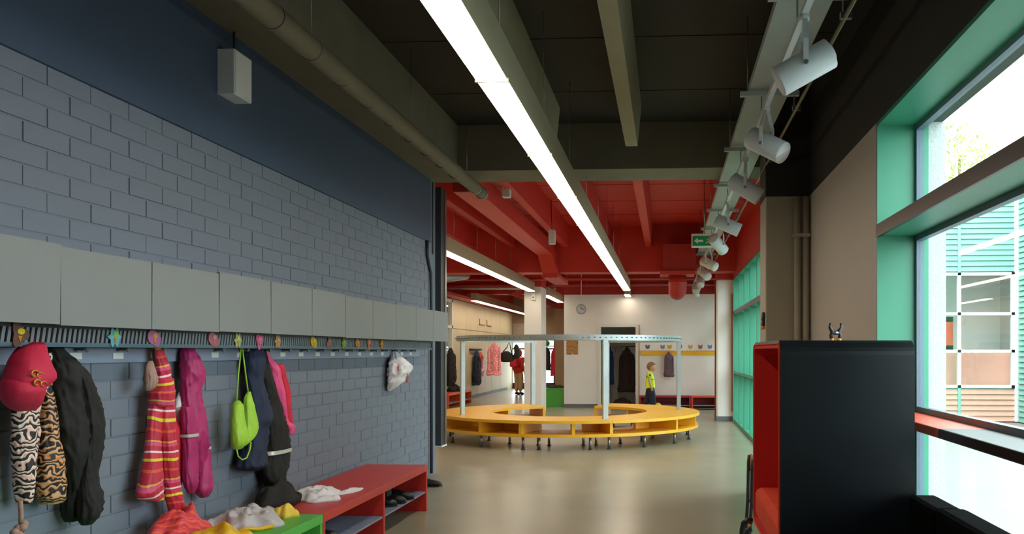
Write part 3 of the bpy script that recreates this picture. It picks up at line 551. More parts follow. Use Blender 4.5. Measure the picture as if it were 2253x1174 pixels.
def band(rows, z0, z1, m_, parent, grow=.006):
    def at(z):
        for p, q in zip(rows[:-1], rows[1:]):
            if p[2] >= z >= q[2]:
                u = (p[2] - z) / max(1e-6, p[2] - q[2]); return [p[j] + (q[j] - p[j]) * u for j in range(5)]
        return rows[-1]
    n = 28; vs = []
    for z in (z1, z0):
        x, y, _, a, b = at(z)
        for q in range(n):
            t_ = 2 * math.pi * q / n; cx, cy = math.cos(t_), math.sin(t_)
            vs.append((x + (a * 1.13 + grow) * math.copysign(abs(cx) ** .8, cx), y + (b * 1.06 + grow) * math.copysign(abs(cy) ** .9, cy), z))
    return obj('reflective_strip', MB().add(vs, [(q, (q + 1) % n, n + (q + 1) % n, n + q) for q in range(n)], True), m_, parent)
band(G['magenta'][1], .955, .972, 'reflective_strip', t); band(G['magenta'][2], .86, .875, 'reflective_strip', t)
garment('jacket', 'navy blue jacket hanging behind the lime drawstring bag', 'jacket', [('body', G['navy'][0], 'cloth_navy', .13, 4)])
t = garment('trousers', 'black trousers with a pale reflective strip hanging beside the navy jacket', 'trousers', [('leg', G['trousers'][0], 'cloth_black', .13, 4)])
zr = [p[2] for p in G['refl'][0]]
band(G['trousers'][0], min(zr) + .015, min(zr) + .04, 'reflective_strip', t)
garment('jacket', 'pink child jacket hanging behind the black trousers', 'jacket', [('body', G['pink'][0], 'cloth_pink', .14, 4), ('back_panel', G['pink_red'][0], 'cloth_red', .1, 3)])
t = garment('drawstring_bag', 'lime green drawstring bag hanging by its cords', 'bag', [('bag', G['lime'][0], 'cloth_lime', .09, 3), ('bag_fold', G['lime'][1], 'cloth_lime', .12, 4)])
for s_ in G['lime_str']: obj('cord', MB().tube([tuple(p) for p in s_], .0045, 6), 'cloth_lime', t)
t = garment('plastic_bag', 'white plastic bag with red stars hanging at the end of the pegs', 'bag', [('bag', G['bag'][0], 'plastic_bag', .22, 5)])
for p, sz in zip(G['bag_star'][0], (.035, .05)):
    xs = p[0] + .075
    star = [(p[1] - .02 + (sz if q % 2 == 0 else sz * .45) * math.sin(q * math.pi / 5), p[2] + (sz if q % 2 == 0 else sz * .45) * math.cos(q * math.pi / 5)) for q in range(10)]
    obj('star', MB().prism(star, 'x', xs - .004, xs), 'star_red', t)
# ---- loudspeaker boxes
def speaker(loc, dx, dy, dz, label, hang):
    t = thing('loudspeaker', label, 'loudspeaker', loc)
    x, y, z = loc
    obj('cabinet', MB().box(x - dx / 2, x + dx / 2, y - dy / 2, y + dy / 2, z, z + dz, .006), 'lamp_white', t)
    obj('grille', MB().box(x + dx / 2, x + dx / 2 + .004, y - dy / 2 + .012, y + dy / 2 - .012, z + .012, z + dz - .012), 'white_frame', t)
    obj('bracket', MB().tube([(x, y, z + dz), (x - .02, y + .03, hang)], .008, 6), 'steel_dark', t)
speaker((-2.655, 5.17, 2.975), .11, .22, .275, 'white loudspeaker box high on the blue wall under the ceiling beam', 3.4)
speaker((-2.05, 11.0, 3.4), .1, .12, .19, 'small white loudspeaker box under the red ceiling nearer the dark beam', 3.9)
speaker((-1.86, 14.0, 3.17), .1, .14, .23, 'small white loudspeaker box hanging under the red ceiling by the duct', 3.9)
# ---- benches along the brick wall
def shoe_bench(name, label, y0, y1, x0, x1, h, m_, panels, shelf_m, shelves, group=None):
    t = thing(name, label, 'bench', ((x0 + x1) / 2, (y0 + y1) / 2, 0), group)
    obj('seat_top', MB().box(x0, x1, y0, y1, h - .055, h, .003), m_, t)
    for p in panels: obj('end_panel', MB().box(x0 + .005, x1 - .003, p, p + .035, 0, h - .055), m_, t)
    for a, b, z in shelves:
        sh = obj('shelf', MB().box(x0 + .04, x1 - .01, a, b, z - .012, z), shelf_m, t)
        rg = MB(); q = a + .012
        while q < b - .01: rg.box(x0 + .05, x1 - .012, q, q + .009, z, z + .005); q += .024
        obj('ridge', rg, shelf_m, sh)['kind'] = 'stuff'
    obj('back_board', MB().box(x0 + .0, x0 + .015, y0, y1, .08, h - .055), m_, t)
    return t
shoe_bench('shoe_bench', 'red shoe bench with grey shelves against the brick wall', 5.255, 7.61, -2.69, -2.13, .41, 'bench_red', (5.258, 6.41, 7.573), 'shelf_grey', ((5.295, 6.41, .175), (6.447, 7.573, .175)), 'shoe benches against the brick wall')
shoe_bench('shoe_bench', 'green shoe bench joined to the red one', 2.9, 5.25, -2.69, -2.13, .41, 'bench_green', (2.902, 4.06, 5.213), 'shelf_grey', ((2.94, 4.06, .175), (4.1, 5.213, .175)), 'shoe benches against the brick wall')
# ---- crumpled clothes lying on the benches
def crumple(c, rx, ry, h, rot, seed, freq=9., flat=.35):
    n = 30; vs = []; fs = []; ca, sa = math.cos(rot), math.sin(rot)
    for i in range(n + 1):
        for k in range(n + 1):
            u, v = i / n * 2 - 1, k / n * 2 - 1
            # square to disc
            a = math.atan2(v, u); m_ = max(abs(u), abs(v)); r = m_ * (1 + .22 * mnoise.noise(Vector((math.cos(a) * 1.5 + seed, math.sin(a) * 1.5, 0))) + .1 * math.sin(5 * a + seed))
            x, y = r * math.cos(a) * rx, r * math.sin(a) * ry
            e = max(0, 1 - m_ ** 2.2)
            nz = mnoise.noise(Vector((x * freq + seed, y * freq, seed))); n2 = mnoise.noise(Vector((x * freq * 2.4, y * freq * 2.4 + seed, 3)))
            rdg = 1 - abs(nz) * 2
            z = h * (e ** .55) * (flat + .45 * max(0, rdg) + .3 * nz + .22 * n2)
            vs.append((c[0] + x * ca - y * sa, c[1] + x * sa + y * ca, c[2] + max(.004, z) * (1 if m_ < .999 else 0) + .001))
    for i in range(n):
        for k in range(n): a = i * (n + 1) + k; fs.append((a, a + 1, a + n + 2, a + n + 1))
    b0 = len(vs); rim = [i * (n + 1) for i in range(n)] + [n * (n + 1) + k for k in range(n)] + [i * (n + 1) + n for i in range(n, 0, -1)] + [k for k in range(n, 0, -1)]
    fs.append(tuple(rim))
    return MB().add(vs, fs, True)
t = thing('trousers', 'crumpled black trousers lying on the red bench', 'trousers', (-2.55, 5.5, .41), 'clothes lying on the benches')
obj('cloth', crumple((-2.545, 5.53, .41), .125, .24, .17, 0, 3.1, 7, .6), 'cloth_black', t)
t = thing('shirt', 'white shirt lying on the red bench beside the black trousers', 'shirt', (-2.38, 5.8, .41), 'clothes lying on the benches')
obj('cloth', crumple((-2.43, 5.86, .41), .17, .26, .09, .5, 5.2, 12), 'cloth_white', t)
obj('sleeve', crumple((-2.27, 6.1, .41), .045, .15, .035, -.2, 1.2, 14), 'cloth_white', t)
t = thing('shirt', 'grey shirt with yellow trim crumpled on the green bench', 'shirt', (-2.45, 4.9, .41), 'clothes lying on the benches')
obj('cloth', crumple((-2.46, 4.93, .41), .2, .30, .12, .15, 8.4, 11), 'cloth_grey', t)
obj('yellow_collar', crumple((-2.33, 5.16, .41), .075, .09, .075, .3, 2.4, 14, .6), 'cloth_yellow', t)
obj('yellow_hem', MB().tube([(-2.38, 4.62, .42), (-2.33, 4.68, .435), (-2.29, 4.74, .42), (-2.24, 4.8, .425)], .012, 7), 'cloth_gold', t)
t = thing('trousers', 'red and orange patterned trousers heaped on the green bench', 'trousers', (-2.6, 4.4, .41), 'clothes lying on the benches')
obj('cloth', crumple((-2.55, 4.42, .41), .115, .34, .19, .1, 6.6, 8, .6), 'cloth_orange_pattern', t)
t = thing('rain_trousers', 'shiny yellow rain trousers lying at the front of the green bench', 'trousers', (-2.38, 4.35, .41), 'clothes lying on the benches')
obj('cloth', crumple((-2.30, 4.30, .41), .13, .22, .11, -.25, 9.7, 6, .7), 'cloth_gold', t)
# ---- boots on the bench shelf, shoe on the floor
def boot(name, x, y, z, rot, label, low=False):
    t = thing(name, label, 'shoe' if low else 'boot', (x, y, z), 'footwear by the red bench')
    ca, sa = math.cos(rot), math.sin(rot)
    def T(p): return (x + p[0] * ca - p[1] * sa, y + p[0] * sa + p[1] * ca, z + p[2])
    s1 = [(-.035, 0, .045, .034, .045), (0, 0, .045, .038, .042), (.05, 0, .038, .037, .036), (.10, 0, .032, .038, .030), (.13, 0, .028, .028, .022), (.145, 0, .026, .01, .01)]
    vs = []; fs = []; n = 14
    for (px, py, pz, b, c_) in s1:
        for q in range(n): a = 2 * math.pi * q / n; vs.append(T((px, py + b * math.cos(a), max(.008, pz + c_ * math.sin(a)))))
    for i in range(len(s1) - 1):
        for q in range(n): fs.append((i * n + q, i * n + (q + 1) % n, (i + 1) * n + (q + 1) % n, (i + 1) * n + q))
    fs += [tuple(range(n)), tuple((len(s1) - 1) * n + q for q in range(n))]
    obj('upper', MB().add(vs, fs, True), 'rubber_black', t)
    obj('sole', MB().prism([T((a, b, 0))[:2] for a, b in ((-.06, -.025), (-.045, -.035), (.05, -.04), (.12, -.034), (.15, 0), (.12, .034), (.05, .04), (-.045, .035), (-.06, .025))], 'z', z, z + .014), 'plastic_black', t)
    if not low: obj('shaft', MB().tube([T((-.01, 0, .06)), T((-.02, 0, .11)), T((-.02, 0, .155))], [.042, .046, .05], 14, False).tube([T((-.02, 0, .155)), T((-.01, 0, .06))], [.046, .038], 14, False), 'rubber_black', t)
boot('boot', -2.30, 6.78, .181, .2, 'black rubber boot on the red bench shelf beside the middle panel')
boot('boot', -2.27, 6.93, .181, .1, 'black rubber boot on the red bench shelf, second from the middle panel')
boot('shoe', -2.26, 7.12, .181, .1, 'low black shoe on the red bench shelf nearer its far end', True)
boot('shoe', -2.3, 5.55, .181, .1, 'black shoe on the red bench shelf near the green bench', True)
boot('shoe', -2.5, 8.95, .0, .1, 'small black shoe on the floor past the red bench', True)
# ---- strip lights
def strip_light(label, x0, x1, z, joints, hang, ends_wire):
    y0, y1 = joints[0], joints[-1]; h = .215
    t = thing('strip_light', label, 'ceiling light', ((x0 + x1) / 2, (y0 + y1) / 2, z), 'warm strip lights')
    obj('housing', MB().box(x0 - .004, x1 + .004, y0, y1, z + .012, z + h), 'aluminium', t)
    for a, b in zip(joints[:-1], joints[1:]):
        obj('diffuser', MB().box(x0, x1, a + .006, b - .006, z, z + .013), 'strip_light', t)
        obj('joint_clip', MB().box(x0 - .012, x1 + .012, b - .006, b + .006, z - .004, z + .02), 'aluminium', t)
    for y in ends_wire:
        obj('wire', MB().tube([((x0 + x1) / 2, y, z + h), ((x0 + x1) / 2, y, hang)], .003, 5), 'steel', t)
    return t
J1 = [1.01 + 1.68 * k for k in range(12)]
strip_light('longest strip light running from the dark ceiling to the red end', -.965, -.815, 2.8, J1, 3.9, [y + .2 for y in J1[:-1]])
strip_light('short strip light end close to the white far wall', -1.02, -.89, 2.8, [21.0, 21.8], 3.9, [21.2, 21.6])
strip_light('strip light in the red hall running up to the white column', -3.17, -3.02, 2.8, [10.4 + 1.55 * k for k in range(7)], 3.9, [10.9 + 1.55 * k for k in range(6)])
strip_light('short strip light behind the white column', -3.05, -2.9, 2.8, [21.1, 22.6, 24.2], 3.9, [21.4, 22.4, 23.8])
strip_light('strip light low over the cream cupboard wall', -5.3, -5.15, 2.8, [23.2 + 1.55 * k for k in range(7)], 3.9, [23.6 + 1.55 * k for k in range(6)])
strip_light('strip light behind the glazed partition', -7.6, -7.45, 2.6, [14, 16, 18, 20, 22, 24], 3.9, [15, 18, 21])
# ---- round duct along the left ceiling edge
t = thing('air_duct', 'long round grey duct along the edge of the dark ceiling', 'duct', (-2.11, 3, 3.14))
obj('pipe', MB().tube([(-2.11, -2.9, 3.215), (-2.11, 3, 3.215), (-2.09, 9.35, 3.215)], .068, 20), 'concrete_grey', t)
obj('end_piece', MB().tube([(-2.09, 9.35, 3.215), (-2.085, 9.75, 3.215)], .062, 20), 'concrete_grey', t)
for k in range(18): obj('seam_ring', MB().tube([(-2.105, .5 + k * .5, 3.215), (-2.105, .508 + k * .5, 3.215)], .0695, 20), 'concrete_dark', t)
for y in (9.33, 9.66): obj('collar', MB().tube([(-2.088, y, 3.215), (-2.088, y + .03, 3.215)], .071, 20), 'galvanised', t)
for y in (1.0, 3.0, 5.0, 7.0, 9.0): obj('wire', MB().tube([(-2.1, y, 3.28), (-2.1, y, 3.9)], .003, 5), 'steel', t)
# ---- cable tray with the light track
t = thing('cable_tray', 'pale metal cable tray under the ceiling carrying the spotlight track', 'cable tray', (.765, 8, 3.3))
obj('tray_floor', MB().box(.61, .915, -2.8, 20.8, 3.35, 3.356), 'tray_grey', t)
for x in (.61, .91): obj('tray_side', MB().box(x, x + .006, -2.8, 20.8, 3.356, 3.40), 'tray_grey', t)
for k in range(14):
    y = 2.92 + 1.75 * (k - 1)
    b = obj('cross_bar', MB().box(.545, .975, y - .02, y + .02, 3.30, 3.335), 'tray_grey', t)
    for x in (.60, .92): obj('hanger_rod', MB().tube([(x, y, 3.335), (x, y, 3.89)], .004, 6), 'steel', b)
    obj('drop_rod', MB().tube([(.94, y, 3.30), (.94, y, 3.215)], .004, 6), 'steel', b)
t = thing('light_track', 'thin pale track holding the row of spotlights', 'track', (.70, 9, 3.1))
obj('rail', MB().box(.683, .717, -2.8, 21.4, 3.125, 3.16), 'lamp_white', t)
for k in range(14): obj('hanger', MB().tube([(.7, 2.92 + 1.75 * (k - 1), 3.16), (.7, 2.92 + 1.75 * (k - 1), 3.3)], .005, 6), 'steel', t)
t = thing('conduit_pipe', 'thin metal pipe running beside the cable tray on its window side', 'pipe', (.96, 9, 3.18))
obj('pipe', MB().tube([(.95, -2.8, 3.2), (.955, 21, 3.2)], .012, 8), 'pipe_brass', t)
for k in range(8): obj('clip', MB().box(.925, .985, 2.9 + 1.75 * k, 2.93 + 1.75 * k, 3.19, 3.225), 'steel', t)
# ---- spotlights
def spot(y, az, tilt, label, length=.29, rad=.078, zc=2.86, x=.70):
    """cylinder axis: az = heading of the lamp mouth in the floor plane (0 = +X), tilt = downward angle"""
    t = thing('spotlight', label, 'spotlight', (x, y, zc), 'spotlights on the track')
    d = Vector((math.cos(R(az)) * math.cos(R(tilt)), math.sin(R(az)) * math.cos(R(tilt)), -math.sin(R(tilt))))
    C = Vector((x, y, zc)); L = length / 2
    obj('housing', MB().tube([C - d * L, C - d * (L * .97), C + d * (L * .98), C + d * L], [rad * .94, rad, rad, rad * .985], 28, False).tube([C - d * L, C - d * (L - .001)], rad * .94, 28), 'lamp_white', t)
    obj('rim', MB().tube([C + d * L, C + d * (L + .004), C + d * (L - .03)], [rad, rad * .97, rad * .86], 28, False), 'white_frame', t)
    obj('reflector', MB().tube([C + d * (L - .004), C + d * (L - .1), C + d * (L - .105)], [rad * .97, rad * .55, .002], 24, False), 'lamp_inside', t)
    obj('bulb', MB().ball(tuple(C + d * (L - .06)), .03, seg=12, rings=8), 'lamp_white', t)
    sd = d.cross(Vector((0, 0, 1))).normalized()
    for s_ in (-1, 1):
        p = C + sd * (s_ * (rad + .006)); q = Vector((x, y, 3.10)) + sd * (s_ * .022)
        e = d.cross(sd).normalized(); w = .013; hh = Vector((d.x, d.y, 0)).normalized() * w
        vs = []
        for pt in (p + Vector((0, 0, -.012)), p + Vector((0, 0, .12)), q):
            vs += [pt - hh - sd * .003, pt + hh - sd * .003, pt + hh + sd * .003, pt - hh + sd * .003]
        fs = [(3, 2, 1, 0), (8, 9, 10, 11)] + [(i * 4 + k, i * 4 + (k + 1) % 4, (i + 1) * 4 + (k + 1) % 4, (i + 1) * 4 + k) for i in range(2) for k in range(4)]
        obj('yoke_arm', MB().add(vs, fs), 'lamp_white', t)
        obj('pivot', MB().tube([p - sd * .004, p + sd * (s_ * .009)], .012, 10), 'steel', t)
    obj('adapter', MB().tube([(x, y, 3.095), (x, y, 3.13)], .026, 12), 'lamp_white', t)
    obj('rear_cap', MB().tube([C - d * L, C - d * (L + .014)], [rad * .6, rad * .5], 20), 'plastic_white', t)
SP = [(4.43, 176, 28), (6.08, -35, 30), (7.69, -8, 32), (9.91, 0, 24), (11.68, 232, -30), (14.24, -40, 25), (16.0, -60, 30), (17.6, -95, 45), (19.3, -120, 50), (20.6, -80, 50)]
SLAB_ = ['large white spotlight on the track closest to the camera, aimed at the brick wall', 'second white spotlight along the track, lamp mouth turned to the window', 'third white spotlight along the track, in front of the beam', 'fourth spotlight along the track, first over the red ceiling', 'fifth spotlight along the track, tipped upward beside the exit sign', 'sixth spotlight along the track, past the exit sign', 'seventh spotlight along the track from the camera', 'eighth spotlight along the track, in front of the white pier', 'ninth spotlight along the track from the camera', 'last spotlight at the far end of the track']
for (y, az, ti), l in zip(SP, SLAB_): spot(y, az, ti, l)
# ---- exit sign
t = thing('exit_sign', 'green emergency exit sign with a white arrow hanging by the spotlights', 'exit sign', (.55, 12.5, 2.93))
obj('case', MB().box(.365, .735, 12.5, 12.6, 2.93, 3.12, .006), 'plastic_white', t)
obj('green_panel', MB().box(.38, .72, 12.494, 12.5, 2.945, 3.085), 'exit_green', t)
aw = [(.40, 3.015), (.455, 3.06), (.455, 3.03), (.53, 3.03), (.53, 3.0), (.455, 3.0), (.455, 2.97)]
obj('arrow', MB().prism(aw, 'y', 12.490, 12.494), 'plastic_white', t)
door = MB().box(.64, .70, 12.490, 12.494, 2.955, 3.075)
obj('door_symbol', door, 'plastic_white', t)
man = MB().ball((.615, 12.492, 3.062), .011, .003, .011, 10, 6).prism([(.60, 3.045), (.625, 3.048), (.618, 3.01), (.64, 2.99), (.632, 2.982), (.605, 3.0)], 'y', 12.488, 12.493).prism([(.598, 3.012), (.61, 3.008), (.595, 2.985), (.57, 2.975), (.566, 2.985), (.585, 2.993)], 'y', 12.488, 12.493).prism([(.6, 3.045), (.61, 3.036), (.58, 3.022), (.574, 3.03)], 'y', 12.488, 12.493).prism([(.618, 3.045), (.624, 3.036), (.65, 3.03), (.652, 3.038)], 'y', 12.488, 12.493)
obj('running_figure', man, 'plastic_white', t)['kind'] = 'stuff'
obj('hanger', MB().tube([(.55, 12.55, 3.12), (.55, 12.55, 3.9)], .006, 6), 'steel', t)
# ---- red vent tower and pipework
t = thing('ventilation_unit', 'red box and round elbow of the ventilation under the far beam', 'vent', (.23, 16.6, 2.45))
obj('box', MB().box(-.06, .56, 16.4, 17.05, 2.95, 3.46), 'paint_red_deep', t)
obj('flange', MB().box(-.12, .54, 16.35, 17.05, 2.885, 2.95), 'paint_red', t)
obj('elbow', MB().tube([(.22, 16.7, 2.89), (.22, 16.7, 2.72), (.22, 16.73, 2.65), (.22, 16.8, 2.62), (.22, 17.3, 2.62)], .172, 24), 'paint_red_deep', t)
obj('collar', MB().tube([(.22, 16.7, 2.76), (.22, 16.7, 2.73)], .18, 24), 'paint_red', t)
def pipe(name, label, cat, pts, r, m_, rings=()):
    rods = [tuple((Vector(pts[i]) + Vector(pts[i + 1])) / 2) for i in range(len(pts) - 1)]
    t = thing(name, label, cat, pts[0]); obj('pipe', MB().tube(pts, r, 12), m_, t)
    for q in rods: obj('hanger', MB().tube([(q[0], q[1], q[2] + r * .9), (q[0], q[1], SLAB)], .006, 6), 'steel', t)
    for p0, p1 in rings: obj('bracket', MB().tube([p0, p1], r * 1.2, 12), m_, t)
pipe('sprinkler_pipe', 'red pipe crossing under the far ceiling in front of the column', 'pipe', [(-6.2, 19.4, 3.06), (1.3, 19.4, 3.06)], .035, 'paint_red', [((-4, 19.4, 3.06), (-3.95, 19.4, 3.06)), ((-1, 19.4, 3.06), (-.95, 19.4, 3.06))])
pipe('sprinkler_pipe', 'lower red pipe crossing close to the white far wall', 'pipe', [(-6.2, 21.3, 3.08), (1.3, 21.3, 3.08)], .05, 'paint_red_deep', [((-2, 21.3, 3.08), (-1.95, 21.3, 3.08))])
pipe('heating_pipe', 'thin pale pipe crossing high beside the white column', 'pipe', [(-2.9, 22.6, 3.08), (-6.2, 22.6, 3.1)], .03, 'plastic_white', [((-4.4, 22.6, 3.09), (-4.36, 22.6, 3.09))])
pipe('air_duct', 'silver duct under the red ceiling beside the dark channel', 'duct', [(-5.2, 17.9, 3.12), (-4.8, 18.6, 3.05), (-4.5, 19.2, 3.16)], .12, 'galvanised', [((-5.02, 18.22, 3.09), (-4.98, 18.28, 3.085))])
pipe('air_duct', 'wide red duct above the cream cupboard wall', 'duct', [(-4.4, 24.0, 3.25), (-4.4, 32.5, 3.25)], .22, 'paint_red_deep', [((-4.4, 27, 3.25), (-4.4, 27.06, 3.25))])
t = thing('cable_tray', 'red cable tray over the glazed partition', 'cable tray', (-5.6, 22, 2.86))
obj('tray', MB().box(-5.75, -5.45, 17.8, 26.5, 2.86, 2.87).box(-5.75, -5.74, 17.8, 26.5, 2.87, 2.93).box(-5.46, -5.45, 17.8, 26.5, 2.87, 2.93), 'paint_red', t)
for y in (19, 22, 25): obj('hanger', MB().tube([(-5.6, y, 2.87), (-5.6, y, 3.9)], .008, 6), 'paint_red', t)
# emergency lamp on the column
t = thing('alarm_box', 'small white box high on the white column', 'alarm', (-3.06, 19.93, 2.62))
obj('case', MB().box(-3.13, -3.03, 19.9, 19.95, 2.62, 2.84, .01), 'plastic_white', t); obj('lens', MB().ball((-3.08, 19.895, 2.68), .025, .012, .025, 10, 6), 'steel', t)
# ---- yellow ring bench with the coat rail
RC = (-1.62, 14.4)
t = thing('ring_bench', 'yellow circular bench with a round metal coat rail on posts', 'bench', (RC[0], RC[1], 0))
A0, A1 = 116, 436
cuts = [A0, 180, 257, 293, 327, 360, 400, A1]
for a, b in zip(cuts[:-1], cuts[1:]):
    obj('seat_segment', MB().arc(RC, 1.3, 2.17, .388, .432, a + .05, b - .05, max(6, int((b - a) / 2.5))), 'bench_yellow', t)
    obj('shelf_segment', MB().arc(RC, 1.3, 2.15, .19, .235, a + .05, b - .05, max(6, int((b - a) / 2.5))), 'bench_yellow', t)
def radial(a, r0, r1, th, z0, z1):
    ca, sa = math.cos(R(a)), math.sin(R(a)); q = th / 2
    P = [(r0, -q), (r1, -q), (r1, q), (r0, q)]
    return MB().prism([(RC[0] + r * ca - s_ * sa, RC[1] + r * sa + s_ * ca) for r, s_ in P], 'z', z0, z1)
for a in (116.6, 150, 180, 212, 238, 257, 278, 293, 327, 350, 372, 405, 435.4):
    obj('divider', radial(a, 1.32, 2.13, .045, .235, .388), 'bench_yellow', t)
for a0, a1 in ((238, 252), (283, 293), (315, 327), (352, 366)):
    obj('back_board', MB().arc(RC, 1.6, 1.63, .235, .388, a0, a1, 6), 'bench_yellow', t)
for a in (120, 150, 180, 212, 236, 257, 264, 285, 293, 310, 330, 350, 372, 405, 432):
    for r in (1.42, 2.02):
        x, y = RC[0] + r * math.cos(R(a)), RC[1] + r * math.sin(R(a))
        lg = obj('leg', MB().tube([(x, y, .012), (x, y, .19)], .02, 10), 'steel', t); obj('foot', MB().tube([(x, y, 0), (x, y, .014)], .032, 10), 'steel_dark', lg)
RR = 1.85
for a in (118, 211, 293, 368, 434):
    x, y = RC[0] + RR * math.cos(R(a)), RC[1] + RR * math.sin(R(a))
    obj('post', radial(a, RR - .03, RR + .03, .075, .432, 1.60), 'galvanised', t)
rl = obj('coat_rail', MB().arc(RC, RR - .012, RR + .012, 1.592, 1.672, A0, A1, 130), 'galvanised', t)
obj('rail_flange', MB().arc(RC, RR - .05, RR - .012, 1.585, 1.597, A0, A1, 130), 'galvanised', rl)
st = MB()
for k in range(120):
    a = R(A0 + 1 + k * (A1 - A0 - 2) / 119)
    for r0, r1 in ((RR + .012, RR + .035), (RR - .012, RR - .035)):
        ca, sa = math.cos(a), math.sin(a); st.tube([(RC[0] + r0 * ca, RC[1] + r0 * sa, 1.63), (RC[0] + r1 * ca, RC[1] + r1 * sa, 1.634)], .009, 6)
obj('peg', st, 'steel', rl)['kind'] = 'stuff'
# clothes on the ring's far rail
def hang(name, label, cat, x, y, z0, z1, w, d, m_, seed, extra=None, group='clothes in the hall'):
    h = z1 - z0
    prof = [(1.0, .1, .3), (.96, .22, .5), (.9, .45, .7), (.82, .72, .85), (.7, .8, .9), (.45, .86, .9), (.2, .96, 1.0), (.04, 1.03, 1.0), (0, 1.0, .9)]
    t = thing(name, label, cat, (x, y, z0), group)
    def rows(xo, yo, ws, zs): return [(x + xo, y + yo, z0 + h * p * zs[0] + h * zs[1], d / 2 * q2 , w / 2 * q * ws) for p, q, q2 in prof]
    def swap(mb): return mb
    obj('body', lobe_mb([(a, b, c_, e, f) for a, b, c_, e, f in rows(0, 0, 1, (1, 0))], .24, 5, seed, 30, ragged=.012), m_, t)
    for s_ in (-1, 1):
        obj('sleeve', lobe_mb([(a, b + s_ * w * .40, c_, e * .5, f * .26) for a, b, c_, e, f in rows(d * .2, 0, 1, (.72, .12))], .2, 3, seed + s_, 16), extra or m_, t)
    return t
def hang_x(*a, **k):
    """same, but the broad side faces along Y (towards the entrance)"""
    t = hang(*a, **k); t.rotation_euler.z = R(-90); return t
hang_x('coat', 'pink patterned coat hanging on the ring coat rail', 'coat', -3.22, 16.05, .98, 1.61, .25, .12, 'cloth_pink_pattern', 3.3)
t = thing('backpack', 'black bag dangling by its strap from the far rail of the ring', 'bag', (-2.95, 16.2, 1.22))
obj('bag', lobe_mb([(-3.02, 16.2, 1.43, .03, .05), (-3.02, 16.2, 1.38, .10, .08), (-3.0, 16.2, 1.3, .13, .09), (-3.0, 16.2, 1.24, .11, .08), (-3.02, 16.2, 1.22, .05, .04)], .15, 3, 2.2), 'cloth_black', t)
obj('flap', lobe_mb([(-2.83, 16.2, 1.56, .015, .03), (-2.83, 16.2, 1.5, .045, .05), (-2.82, 16.2, 1.4, .05, .05), (-2.84, 16.2, 1.32, .06, .05), (-2.88, 16.2, 1.28, .03, .03)], .12, 3, 5.2), 'cloth_black', t)
obj('strap', MB().tube([(-3.08, 16.18, 1.42), (-3.0, 16.15, 1.5), (-2.95, 16.12, 1.62), (-2.93, 16.15, 1.48), (-2.9, 16.18, 1.34)], .01, 6), 'cloth_black', t)
# ---- seating nook by the window
t = thing('seating_nook', 'tall black shell seat lined in red felt, standing by the window', 'seat', (.9, 5.05, 0))
def rrect(y0, y1, z0, z1, r, n=6):
    out = []
    for cy, cz, a0 in ((y1 - r, z1 - r, 0), (y0 + r, z1 - r, 90), (y0 + r, z0 + r, 180), (y1 - r, z0 + r, 270)):
        for k in range(n + 1): a = R(a0 + 90 * k / n); out.append((cy + r * math.cos(a), cz + r * math.sin(a)))
    return out
def ring_x(o, i, x0, x1):
    n = len(o); vs = [(x0, *p) for p in o] + [(x1, *p) for p in o] + [(x0, *p) for p in i] + [(x1, *p) for p in i]; fs = []
    for k in range(n):
        j = (k + 1) % n; fs += [(k, j, n + j, n + k), (2 * n + k, 3 * n + k, 3 * n + j, 2 * n + j), (k, 2 * n + k, 2 * n + j, j), (n + k, n + j, 3 * n + j, 3 * n + k)]
    return MB().add(vs, fs)
NY0, NY1, NZ0, NZ1 = 4.4, 5.70, .31, 1.478
obj('shell', ring_x(rrect(NY0, NY1, NZ0, NZ1, .075), rrect(NY0 + .014, NY1 - .014, NZ0 + .014, NZ1 - .014, .062), .575, 1.24), 'black_laminate', t)
obj('lining', ring_x(rrect(NY0 + .0145, NY1 - .0145, NZ0 + .0145, NZ1 - .0145, .062), rrect(NY0 + .04, NY1 - .04, NZ0 + .04, NZ1 - .04, .045), .572, 1.2), 'red_felt', t)
obj('back_panel', MB().prism(rrect(NY0 + .001, NY1 - .001, NZ0 + .001, NZ1 - .001, .074), 'x', 1.21, 1.238), 'black_laminate', t)
obj('back_lining', MB().prism(rrect(NY0 + .03, NY1 - .03, NZ0 + .03, NZ1 - .03, .05), 'x', 1.185, 1.209), 'red_felt', t)
obj('edge_piping', ring_x(rrect(NY0 + .012, NY1 - .012, NZ0 + .012, NZ1 - .012, .062), rrect(NY0 + .018, NY1 - .018, NZ0 + .018, NZ1 - .018, .06), .566, .576), 'orange_felt', t)
obj('seat_cushion', MB().box(.575, 1.185, NY0 + .041, NY1 - .041, .35, .545, .04), 'orange_felt', t)
for y in (4.6, 5.5):
    lg = obj('leg', MB().tube([(.54, y, .3), (.515, y, .29), (.50, y, .25), (.50, y, .06), (.52, y, .02), (.6, y, .014), (1.15, y, .014), (1.2, y, .06), (1.2, y, .3)], .018, 10), 'plastic_black', t)
    obj('bolt', MB().ball((.53, y, .318), .012, seg=8, rings=6), 'gold_print', lg)
lg = obj('leg', MB().tube([(.56, 5.66, .318), (.53, 5.66, .325), (.505, 5.66, .305), (.495, 5.66, .26), (.495, 5.66, .05), (.52, 5.66, .015), (.56, 5.66, .014)], .02, 10), 'plastic_black', t)
